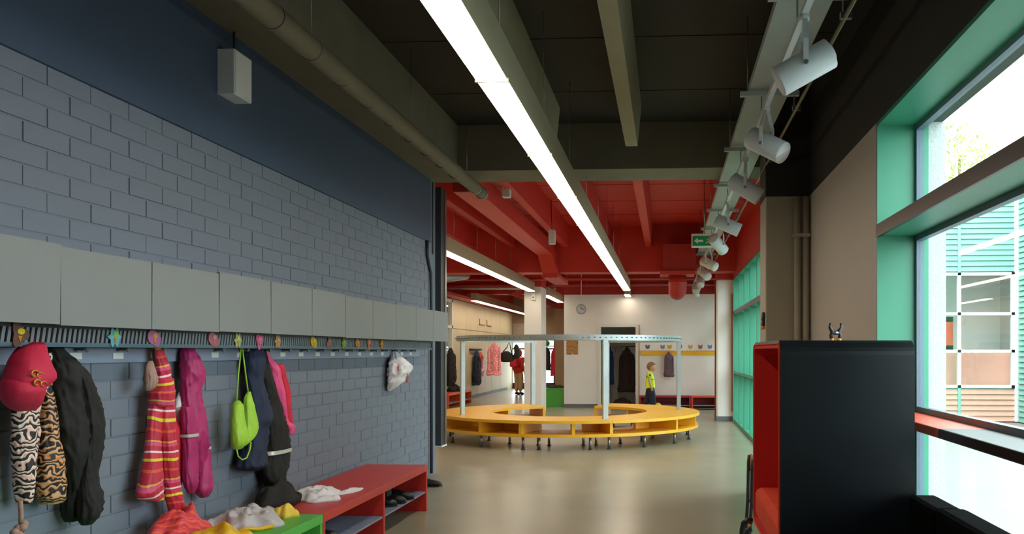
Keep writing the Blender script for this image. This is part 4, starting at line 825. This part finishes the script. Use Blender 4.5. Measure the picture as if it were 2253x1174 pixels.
# object on top of it and one clipped to the column
def clamp(loc, label, sc=1.0, ax='x'):
    x, y, z = loc; t = thing('spring_clamp', label, 'clamp', loc, 'spring clamps')
    def P(a, c_): return (x + a * sc, y, z + c_ * sc) if ax == 'x' else (x, y + a * sc, z + c_ * sc)
    for s_ in (-1, 1):
        ar = obj('arm', MB().tube([P(.018 * s_, 0), P(.026 * s_, .035), P(.016 * s_, .055), P(.032 * s_, .08), P(.03 * s_, .105)], [.011 * sc, .01 * sc, .014 * sc, .009 * sc, .006 * sc], 8), 'plastic_black', t)
        obj('tip', MB().tube([P(.018 * s_, 0), P(.022 * s_, .018)], .0125 * sc, 8), 'plastic_orange', ar)
    obj('spring', MB().tube([P(-.02, .05), P(.02, .05)], .013 * sc, 10), 'steel', t)
clamp((.965, 5.0, NZ1), 'small black clamp with orange tips standing on the black shell seat')
clamp((.935, 8.4, 1.64), 'small black clamp fixed to the edge of the corner column', 1.5, 'y')
# ---- low black sofa against the window
t = thing('sofa', 'low black sofa along the window in front of the shell seat', 'sofa', (.95, 3.1, 0))
obj('base', MB().box(.6, 1.3, 1.95, 4.36, .1, .28, .03), 'black_fabric', t)
for a, b in ((1.97, 3.14), (3.16, 4.35)): obj('seat_cushion', MB().box(.58, 1.18, a, b, .28, .43, .05), 'black_fabric', t)
for a, b, h in ((1.97, 3.06, .725), (3.08, 3.93, .725), (3.95, 4.36, .715)): obj('back_cushion', MB().box(1.19, 1.34, a, b, .3, h, .03), 'black_fabric', t)
for x in (.66, 1.24):
    for y in (2.05, 4.26): obj('foot', MB().tube([(x, y, 0), (x, y, .1)], .02, 8), 'steel_dark', t)
# ---- child's chair behind the nook
t = thing('child_chair', 'small wooden chair on a dark tube frame behind the shell seat', 'chair', (.79, 6.3, 0))
obj('seat', MB().box(.62, .96, 6.1, 6.45, .33, .345, .006), 'plywood', t)
obj('backrest', MB().box(.615, .632, 6.12, 6.43, .54, .665, .006), 'plywood', t)
for y in (6.14, 6.41):
    obj('leg', MB().tube([(.61, y, .66), (.605, y, .6), (.6, y, .34), (.58, y, .012)], .012, 8), 'steel_dark', t)
    obj('leg', MB().tube([(.93, y, .33), (.96, y, .012)], .012, 8), 'steel_dark', t)
obj('frame', MB().tube([(.6, 6.14, .322), (.93, 6.14, .322), (.93, 6.41, .322), (.6, 6.41, .322)], .011, 8), 'steel_dark', t)
# ---- things on the far white wall
t = thing('wall_clock', 'round glass clock on a rod hanging before the white far wall', 'clock', (-2.06, 20.9, 2.33))
obj('case', MB().tube([(-2.06, 20.88, 2.45), (-2.06, 20.93, 2.45)], .118, 32), 'lamp_white', t)
obj('rim', MB().add(*(lambda n: ([(-2.06 + r * math.cos(a), y, 2.45 + r * math.sin(a)) for r, y in ((.125, 20.875), (.112, 20.868), (.112, 20.885), (.125, 20.935)) for a in [2 * math.pi * k / n for k in range(n)]], [(i * n + k, i * n + (k + 1) % n, (i + 1) * n + (k + 1) % n, (i + 1) * n + k) for i in range(3) for k in range(n)]))(32), True), 'steel', t)
obj('hand', MB().box(-2.065, -2.055, 20.872, 20.876, 2.45, 2.53), 'plastic_black', t); obj('hand', MB().box(-2.06, -1.99, 20.872, 20.876, 2.444, 2.456), 'plastic_black', t)
for k in range(12):
    a = k * math.pi / 6; obj('hour_mark', MB().box(-2.06 + .095 * math.cos(a) - .006, -2.06 + .095 * math.cos(a) + .006, 20.873, 20.879, 2.45 + .095 * math.sin(a) - .006, 2.45 + .095 * math.sin(a) + .006), 'plastic_black', t)
obj('rod', MB().tube([(-2.06, 20.905, 2.56), (-2.06, 20.905, 3.9)], .008, 8), 'plastic_white', t)
t = thing('poster', 'brown picture poster on the white wall beside the door', 'poster', (-2.39, BW - .01, 1.345))
obj('sheet', MB().box(-2.54, -2.24, BW - .006, BW - .001, 1.345, 1.735), 'poster_print', t)
for z in (1.72, 1.36): obj('tape', MB().box(-2.4, -2.37, BW - .008, BW - .006, z - .02, z + .02), 'plastic_white', t)
t = thing('coat_rail', 'yellow wall rail with small pegs above the red benches', 'coat rail', (.3, BW - .02, 1.33))
obj('board', MB().box(-.64, 1.3, BW - .03, BW - .001, 1.332, 1.43, .004), 'bench_yellow', t)
for k in range(32): obj('peg', MB().box(-.62 + k * .06, -.60 + k * .06, BW - .05, BW - .001, 1.43, 1.452), 'bench_yellow', t)
for i, (x, nm, c) in enumerate([(-.47, 'slate blue', '#5f6d86'), (-.09, 'dusty blue', '#7f8aa8'), (.085, 'mustard yellow', '#d9a93a'), (.345, 'teal', '#5f8f98'), (.61, 'tan', '#d3b070'), (.86, 'rose', '#b8607e'), (1.10, 'violet-blue', '#7a86b8')]):
    mat('bear%d' % i, c, .7, vary=.03); z = 1.53
    t = thing('bear_sticker', '%s bear head sticker above the yellow rail' % nm, 'sticker', (x, BW - .005, z - .05), 'bear stickers above the yellow rail')
    face = [(x + .055 * math.cos(a), z + .045 * math.sin(a)) for a in [2 * math.pi * k / 16 for k in range(16)]]
    obj('face', MB().prism(face, 'y', BW - .006, BW - .001), 'bear%d' % i, t)
    for s_ in (-1, 1):
        obj('ear', MB().prism([(x + s_ * .04 + .022 * math.cos(a), z + .042 + .022 * math.sin(a)) for a in [2 * math.pi * k / 10 for k in range(10)]], 'y', BW - .005, BW - .001), 'bear%d' % i, t)
        obj('eye', MB().prism([(x + s_ * .02 + .007 * math.cos(a), z + .01 + .007 * math.sin(a)) for a in [2 * math.pi * k / 8 for k in range(8)]], 'y', BW - .009, BW - .006), 'plastic_black', t)
hang_x('jacket', 'grey-plum jacket hanging from the yellow rail', 'jacket', .07, BW - .10, .79, 1.43, .24, .13, 'cloth_plum', 7.7)
def far_bench(label, x0, x1, m1, m2):
    t = thing('shoe_bench', label, 'bench', ((x0 + x1) / 2, 21.4, 0), 'shoe benches below the yellow rail')
    obj('seat_top', MB().box(x0, x1, 21.1, 21.6, .3, .34, .003), m1, t)
    for x in (x0 + .002, x1 - .042): obj('end_panel', MB().box(x, x + .04, 21.1, 21.6, 0, .3), m1, t)
    obj('back_board', MB().box(x0 + .04, x1 - .04, 21.57, 21.6, .02, .3), m2, t)
    obj('shelf', MB().box(x0 + .042, x1 - .042, 21.12, 21.57, .1, .115), 'shelf_grey', t)
far_bench('dark red shoe bench behind the walking boy', -.66, .60, 'bench_maroon', 'bench_maroon')
far_bench('orange-red shoe bench beside the white pier', .61, 1.26, 'bench_orange', 'bench_maroon')
t = thing('ball', 'small yellow ball on the floor by the boy\'s feet', 'ball', (-.2, 21.0, 0)); obj('skin', MB().ball((-.2, 21.0, .09), .09), 'cloth_yellow', t); obj('seam', MB().arc((-.2, 21.0), .0895, .0915, .085, .095, 0, 360, 24), 'bench_green', t)
# cloakroom contents
hang_x('coat', 'long dark brown coat hanging inside the cloakroom', 'coat', -1.04, 22.92, .35, 1.55, .42, .16, 'cloth_brown', 2.1)
hang_x('overall', 'blue overall hanging inside the cloakroom behind the rail post', 'overall', -1.5, 23.0, .55, 1.55, .2, .12, 'cloth_blue', 4.4)
t = thing('clothes_rod', 'metal rod with empty hangers inside the cloakroom', 'rod', (-1.3, 23.0, 1.5))
obj('rod', MB().tube([(-2.2, 23.0, 1.56), (-.45, 23.0, 1.56)], .015, 8), 'steel', t)
for x in (-1.42, -1.36, -1.28, -1.2): obj('hanger', MB().tube([(x, 23.0, 1.57), (x, 22.98, 1.5), (x + .02, 22.82, 1.4), (x + .01, 23.18, 1.4), (x, 23.0, 1.5)], .006, 6), 'steel', t)
t = thing('shelf_unit', 'dark shelf unit with boxes inside the cloakroom by the door jamb', 'shelf', (-.62, 22.9, 0))
obj('side_panel', MB().box(-.80, -.78, 22.7, 23.1, 0, 1.8), 'cloth_brown', t); obj('side_panel', MB().box(-.48, -.46, 22.7, 23.1, 0, 1.8), 'cloth_brown', t)
for k in range(5): obj('shelf', MB().box(-.78, -.48, 22.7, 23.1, .1 + .4 * k, .13 + .4 * k), 'plywood', t)
for k, (c, nm) in enumerate((('cloth_red', 'red'), ('bench_green', 'green'), ('cloth_white', 'white'), ('bench_orange', 'orange'))):
    b = thing('storage_box', '%s storage box on the cloakroom shelf unit' % nm, 'box', (-.64, 22.85, .13 + .4 * k)); obj('body', MB().box(-.76, -.54, 22.72, 23.0, .13 + .4 * k, .3 + .4 * k, .01), c, b); obj('lid', MB().box(-.765, -.535, 22.715, 23.005, .3 + .4 * k, .325 + .4 * k, .004), 'plastic_white', b)
t = thing('bag', 'dark crumpled bag on the cloakroom floor', 'bag', (-1.15, 22.4, 0)); obj('body', crumple((-1.15, 22.45, 0), .25, .2, .22, 0, 2.2, 7, .6), 'cloth_brown', t); obj('handle', MB().tube([(-1.2, 22.4, .12), (-1.16, 22.4, .22), (-1.1, 22.4, .13)], .012, 7), 'cloth_black', t)
# ---- green chest beside the white wall
t = thing('storage_chest', 'green storage chest with dark clothes on top beside the white wall', 'chest', (-2.87, 22.3, 0))
obj('body', MB().box(-3.12, -2.62, 22.1, 22.7, 0, .45, .006), 'bench_green', t); obj('lid', MB().box(-3.125, -2.615, 22.09, 22.71, .45, .475, .004), 'bench_green', t)
t = thing('clothes_heap', 'dark brown clothes lying on the green chest', 'clothes', (-2.85, 22.35, .475)); obj('cloth', crumple((-2.85, 22.38, .475), .2, .2, .1, 0, 4.2, 8, .5), 'cloth_brown', t); obj('sleeve', crumple((-3.0, 22.3, .475), .07, .1, .06, .4, 1.2, 8, .5), 'cloth_brown', t)
# ---- left side of the hall
hang('coat', 'black coat hanging beside the glazed partition', 'coat', -5.78, 22.9, .5, 1.52, .75, .16, 'cloth_black', 1.1)
hang('jacket', 'dark blue jacket hanging on the cream cupboard wall beside a red one', 'jacket', -5.78, 26.1, .4, 1.45, .6, .16, 'cloth_navy', 5.5)
hang('jacket', 'orange-red jacket hanging behind the dark blue one', 'jacket', -5.8, 26.75, .65, 1.4, .5, .14, 'bench_orange', 6.6)
t = thing('coat_hooks', 'dark hook bar on the cream cupboard wall', 'hook bar', (-5.88, 26.3, 1.45)); obj('bar', MB().box(-5.9, -5.84, 25.6, 27.1, 1.45, 1.51), 'cloth_navy', t)
for y in (25.9, 26.1, 26.5, 26.75): obj('hook', MB().tube([(-5.84, y, 1.48), (-5.76, y, 1.48), (-5.76, y, 1.52)], .01, 6), 'steel', t)
hb = shoe_bench('shoe_bench', 'orange-red shoe bench by the glazed partition with a black bag on it', 21.2, 23.75, -5.88, -5.4, .37, 'bench_orange', (21.2, 22.4, 23.71), 'shelf_grey', ((21.24, 22.4, .12), (22.44, 23.7, .12)))
t = thing('bag', 'black bag lying on the orange-red bench', 'bag', (-5.6, 22.6, .37)); obj('body', crumple((-5.6, 22.6, .37), .2, .35, .16, 0, 3.2, 7, .6), 'cloth_black', t); obj('handle', MB().tube([(-5.6, 22.5, .5), (-5.55, 22.6, .56), (-5.6, 22.7, .49)], .012, 7), 'cloth_black', t)
# clothes rack by the end doors
t = thing('clothes_rack', 'metal clothes rack before the bright end doors behind the white column', 'rack', (-4.2, 31, 0))
obj('rail', MB().tube([(-4.9, 31, 1.62), (-3.5, 31, 1.62)], .02, 8), 'steel', t)
for x in (-4.9, -3.5): obj('post', MB().tube([(x, 31, .02), (x, 31, 1.62)], .02, 8), 'steel', t); obj('foot', MB().tube([(x, 30.7, .02), (x, 31.3, .02)], .02, 8), 'steel', t)
for i, (x, c, nm, z0) in enumerate(((-4.3, 'cloth_brown', 'dark brown', .75), (-4.02, 'cloth_red', 'red', .55), (-3.74, 'cloth_black', 'black', .3))):
    hang_x('jacket', '%s jacket on the clothes rack by the end doors' % nm, 'jacket', x, 31 - .01 * i, z0, 1.61, .26, .2, c, i * 2.2)
for i, (x, c, nm) in enumerate(((-4.3, 'bench_green', 'green'), (-3.9, 'cloth_brown', 'brown'))):
    t = thing('hat', '%s hat on top of the clothes rack' % nm, 'hat', (x, 31, 1.64)); obj('crown', MB().ball((x, 31, 1.72), .11, .11, .1), c, t); obj('brim', MB().arc((x, 31), .09, .17, 1.66, 1.675, 0, 360, 24), c, t)
# ================================================================== PEOPLE
def skin_mesh(name, V, E, sub=2):
    """V: {key: (x, y, z, r[, r2])}; grows a smooth body over the joints"""
    keys = list(V); me = bpy.data.meshes.new(name + '_joints'); me.from_pydata([V[k][:3] for k in keys], [(keys.index(a), keys.index(b)) for a, b in E], [])
    o = bpy.data.objects.new(name + '_joints', me); COL.objects.link(o)
    o.modifiers.new('skin', 'SKIN'); sk = o.modifiers['skin']; sk.use_smooth_shade = True
    if not me.skin_vertices:
        bm = bmesh.new(); bm.from_mesh(me); bm.verts.layers.skin.verify(); bm.to_mesh(me); bm.free()
    for i, k in enumerate(keys):
        v = V[k]; me.skin_vertices[0].data[i].radius = (v[3], v[4] if len(v) > 4 else v[3]); me.skin_vertices[0].data[i].use_root = (i == 0)
    ss = o.modifiers.new('sub', 'SUBSURF'); ss.levels = sub; ss.render_levels = sub
    dg = bpy.context.evaluated_depsgraph_get(); ev = o.evaluated_get(dg); out = bpy.data.meshes.new_from_object(ev)
    vs = [tuple(v.co) for v in out.vertices]; fs = [tuple(p.vertices) for p in out.polygons]
    bpy.data.objects.remove(o); bpy.data.meshes.remove(out)
    return MB().add(vs, fs, True)
def xf(mb, loc, rot, s=1.0):
    ca, sa = math.cos(rot), math.sin(rot)
    mb.v = [(loc[0] + s * (v[0] * ca - v[1] * sa), loc[1] + s * (v[0] * sa + v[1] * ca), loc[2] + s * v[2]) for v in mb.v]; return mb
# local frame of a figure: faces +X, left hand +Y, height 1.0 units = metres for a child of 1.19 m
def figure(t, loc, rot, s, pose, mats, child=True):
    """pose: dict of joints overriding the defaults"""
    J = dict(hip=(0, 0, .60), waist=(0, 0, .72), chest=(.005, 0, .86), neck=(.01, 0, .965), skull=(.025, 0, 1.06), crown=(.015, 0, 1.13),
             sL=(0, .115, .905), eL=(-.02, .15, .74), wL=(.03, .16, .585), sR=(0, -.115, .905), eR=(-.02, -.15, .74), wR=(.03, -.16, .585),
             hL=(0, .058, .58), kL=(.03, .062, .33), aL=(0, .062, .065), tL=(.10, .066, .025), hR=(0, -.058, .58), kR=(.03, -.062, .33), aR=(0, -.062, .065), tR=(.10, -.066, .025))
    J.update(pose)
    def v(k, r, r2=None): return J[k] + ((r, r2) if r2 else (r,))
    B = {'hip': v('hip', .055, .06), 'waist': v('waist', .065, .075), 'chest': v('chest', .075, .095), 'neck': v('neck', .036), 'skull': J['neck'][:2] + (J['neck'][2] + .06, .04)}
    E = [('hip', 'waist'), ('waist', 'chest'), ('chest', 'neck'), ('neck', 'skull')]
    for S_ in 'LR':
        B.update({'s' + S_: v('s' + S_, .036), 'e' + S_: v('e' + S_, .028), 'w' + S_: v('w' + S_, .02), 'h' + S_: v('h' + S_, .042), 'k' + S_: v('k' + S_, .046), 'a' + S_: v('a' + S_, .03), 't' + S_: v('t' + S_, .022)})
        E += [('chest', 's' + S_), ('s' + S_, 'e' + S_), ('e' + S_, 'w' + S_), ('hip', 'h' + S_), ('h' + S_, 'k' + S_), ('k' + S_, 'a' + S_), ('a' + S_, 't' + S_)]
        # hand: palm and five fingers
        w = Vector(J['w' + S_]); d = (w - Vector(J['e' + S_])).normalized(); sd = Vector((1, 0, 0)); sd = (sd - d * sd.dot(d)).normalized()
        p = w + d * .035; B['p' + S_] = tuple(p) + (.02, .014); E.append(('w' + S_, 'p' + S_))
        for f, (off, ln) in enumerate(((-.018, .045), (-.006, .052), (.006, .05), (.018, .042))):
            a = p + sd * off + d * .012; b = a + d * ln * .55; c = b + d * ln * .4 + Vector((0, -.01 if S_ == 'L' else .01, 0))
            B['f%d%s' % (f, S_)] = tuple(a) + (.0075,); B['g%d%s' % (f, S_)] = tuple(b) + (.007,); B['i%d%s' % (f, S_)] = tuple(c) + (.0055,)
            E += [('p' + S_, 'f%d%s' % (f, S_)), ('f%d%s' % (f, S_), 'g%d%s' % (f, S_)), ('g%d%s' % (f, S_), 'i%d%s' % (f, S_))]
        a = p + sd * .022 - d * .008; b = a + sd * .014 + d * .022
        B['u' + S_] = tuple(a) + (.0085,); B['o' + S_] = tuple(b) + (.0065,); E += [('p' + S_, 'u' + S_), ('u' + S_, 'o' + S_)]
    body = skin_mesh('body', B, E, 2)
    # shaped head grown onto the neck
    hc = Vector((J['neck'][0] + .018, J['neck'][1], J['neck'][2] + (.074 if child else .08))); rx, ry, rz = (.104, .086, .116) if child else (.088, .072, .105)
    def shape(p, g=1.0):
        x, y, z = p; u = max(0, -z / rz)
        y *= 1 - .32 * u * u; x = x * (1 - .42 * u) if x < 0 else x * (1 - .12 * u * u)
        return (hc.x + x * g, hc.y + y * g, hc.z + z * g)
    hb = MB().ball((0, 0, 0), rx, ry, rz, 24, 18); body.add([shape(v_) for v_ in hb.v], hb.f, True)
    nb = MB().ball((hc.x + rx * .97, hc.y, hc.z - .022), .013, .011, .017, 10, 7); body.add(nb.v, nb.f, True)
    for q in (-1, 1):
        eb = MB().ball((hc.x - .008, hc.y + q * ry * .97, hc.z - .012), .017, .009, .024, 10, 7); body.add(eb.v, eb.f, True)
    obj('body', xf(body, loc, rot, s), mats['skin'], t)
    obj('mouth', xf(MB().ball((hc.x + rx * .90, hc.y, hc.z - .056), .006, .018, .004, 10, 6), loc, rot, s), 'cloth_pink', t)
    for q in (-1, 1): obj('eye', xf(MB().ball((hc.x + rx * .90, hc.y + q * .03, hc.z + .004), .006, .010, .006, 10, 6), loc, rot, s), 'plastic_black', t)
    hh = MB().ball((0, 0, 0), rx, ry, rz, 28, 20); keep = []
    def line(x): return .058 if x > .045 else (-.05 if x < -.045 else -.05 + (x + .045) / .09 * .108)
    for f in hh.f:
        c_ = [sum(hh.v[i][j] for i in f) / len(f) for j in range(3)]
        if c_[2] > line(c_[0]): keep.append(f)
    o_ = [shape(v_, 1.07) for v_ in hh.v]; i_ = [shape(v_, .96) for v_ in hh.v]; n_ = len(o_)
    hm = MB().add(o_ + i_, keep + [tuple(i + n_ for i in f)[::-1] for f in keep], True)
    from collections import Counter
    ec = Counter(tuple(sorted((f[i], f[(i + 1) % len(f)]))) for f in keep for i in range(len(f)))
    for (p_, q_), k_ in ec.items():
        if k_ == 1: hm.f.append((p_, q_, q_ + n_, p_ + n_)); hm.sm.append(True)
    used = sorted({i for f in hm.f for i in f}); mp = {v_: k for k, v_ in enumerate(used)}
    hm.v = [hm.v[i] for i in used]; hm.f = [tuple(mp[i] for i in f) for f in hm.f]
    obj('hair' if child else 'hat', xf(hm, loc, rot, s), mats['hair'], t)
    # clothes
    sh = {'hem': (J['hip'][0], 0, J['hip'][2] - .085, .128, .134), 'mid': (J['hip'][0], 0, J['hip'][2] + .03, .122, .13), 'waist': v('waist', .116, .124), 'chest': v('chest', .108, .12), 'col': (J['neck'][0] - .002, 0, J['neck'][2] - .022, .046)}
    E2 = [('hem', 'mid'), ('mid', 'waist'), ('waist', 'chest'), ('chest', 'col')]
    for S_ in 'LR':
        a, b = Vector(J['s' + S_]), Vector(J['e' + S_]); end = b if not mats.get('long') else Vector(J['w' + S_])
        sh['s' + S_] = v('s' + S_, .058); E2.append(('chest', 's' + S_))
        if mats.get('long'): sh['e' + S_] = v('e' + S_, .042); sh['m' + S_] = tuple(a.lerp(b, 1).lerp(end, .9)) + (.034,); E2 += [('s' + S_, 'e' + S_), ('e' + S_, 'm' + S_)]
        else: sh['m' + S_] = tuple(a.lerp(b, .62)) + (.046,); E2.append(('s' + S_, 'm' + S_))
    obj('shirt', xf(skin_mesh('shirt', sh, E2, 2), loc, rot, s), mats['shirt'], t)
    tr = {'top': (J['hip'][0], 0, J['hip'][2] + .07, .106, .112), 'hip': v('hip', .118, .124)}; E3 = [('top', 'hip')]
    for S_ in 'LR':
        a, b = Vector(J['k' + S_]), Vector(J['a' + S_]); wd = mats.get('leg', 1.0)
        tr['h' + S_] = v('h' + S_, .088 * wd); tr['k' + S_] = v('k' + S_, .076 * wd); tr['a' + S_] = tuple(a.lerp(b, .93)) + (.06 * wd,); E3 += [('hip', 'h' + S_), ('h' + S_, 'k' + S_), ('k' + S_, 'a' + S_)]
    obj('trousers', xf(skin_mesh('trousers', tr, E3, 2), loc, rot, s), mats['trousers'], t)
    for S_ in 'LR':
        A, T_ = Vector(J['a' + S_]), Vector(J['t' + S_]); d = (T_ - A); d.z = 0; d.normalize(); z0 = min(A.z - .04, T_.z) - .02
        pts = [(A.x - d.x * .035, A.y - d.y * .035, A.z - .03), (A.x + d.x * .02, A.y + d.y * .02, A.z - .025), (T_.x, T_.y, T_.z + .002), (T_.x + d.x * .03, T_.y + d.y * .03, T_.z)]
        obj('shoe', xf(MB().tube(pts, [.028, .038, .032, .016], 12), loc, rot, s), mats['shoe'], t)
    return t
t = thing('person', 'boy in a neon yellow shirt and dark trousers walking past the red benches', 'person', (-.37, 20.0, 0))
figure(t, (-.37, 20.0, 0), R(-4), 1.02, dict(eR=(-.015, -.145, .74), wR=(.035, -.135, .59), eL=(-.05, .14, .74), wL=(-.06, .15, .6),
       kL=(-.05, .062, .34), aL=(-.16, .062, .09), tL=(-.07, .066, .03), kR=(.07, -.062, .335), aR=(.05, -.062, .065), tR=(.15, -.066, .025)),
       dict(skin='skin', hair='hair', shirt='neon_shirt', trousers='trouser_navy', shoe='rubber_black', leg=1.12))
for nm, y0, z0, y1, z1 in (('shirt_patch', -.30, .93, -.30, .86), ('shirt_stripe', 0, 0, 0, 0)):
    if nm == 'shirt_patch': obj(nm, MB().box(-.395, -.35, 19.826, 19.845, .86, .905, .003), 'shirt_print', t)
    else: obj(nm, MB().box(-.335, -.29, 19.872, 19.90, .775, .79, .003), 'shirt_print', t)
t = thing('person', 'adult in a red jacket and khaki trousers with a red backpack by the end doors', 'person', (-4.86, 28.2, 0))
figure(t, (-4.86, 28.2, 0), R(60), 1.30, dict(), dict(skin='skin', hair='jacket_orange_red', shirt='jacket_orange_red', trousers='khaki', shoe='plastic_black', long=True, leg=.95), child=False)
bp = MB().box(-.23, -.10, -.11, .11, .70, .98, .04)
obj('backpack', xf(bp, (-4.86, 28.2, 0), R(60), 1.30), 'cloth_red', t)
for q in (-1, 1): obj('strap', xf(MB().tube([(-.12, q * .08, .97), (-.02, q * .085, 1.0), (.09, q * .08, .92), (.08, q * .09, .78), (-.1, q * .1, .72)], .013, 7), (-4.86, 28.2, 0), R(60), 1.30), 'cloth_black', t)
# ================================================================== OUTSIDE
def tree(label, x, y, h, cr, n, seed):
    rnd = random.Random(seed); t = thing('tree', label, 'tree', (x, y, 0))
    obj('trunk', MB().tube([(x, y, -.02), (x + .1, y, h * .4), (x, y, h * .8)], [.16, .12, .05], 10), 'bark', t)
    mb = MB()
    for k in range(n):
        while True:
            p = Vector((rnd.uniform(-1, 1), rnd.uniform(-1, 1), rnd.uniform(-1, 1)))
            if .25 < p.length < 1: break
        c = Vector((x + p.x * cr, y + p.y * cr, h * .72 + p.z * cr * 1.3)); u = Vector((rnd.uniform(-1, 1), rnd.uniform(-1, 1), rnd.uniform(-1, 1))).normalized(); w = u.orthogonal().normalized(); sz = rnd.uniform(.06, .13)
        mb.add([c - u * sz, c + w * sz * .5, c + u * sz, c - w * sz * .5], [(0, 1, 2, 3)])
    obj('foliage', mb, 'leaf_pale', t)['kind'] = 'stuff'
tree('pale green tree seen beyond the courtyard roof', 10.6, 32, 10.5, 1.7, 1500, 4)
tree('pale tree beyond the end doors of the hall', -6.5, 42, 8, 2.2, 900, 9)
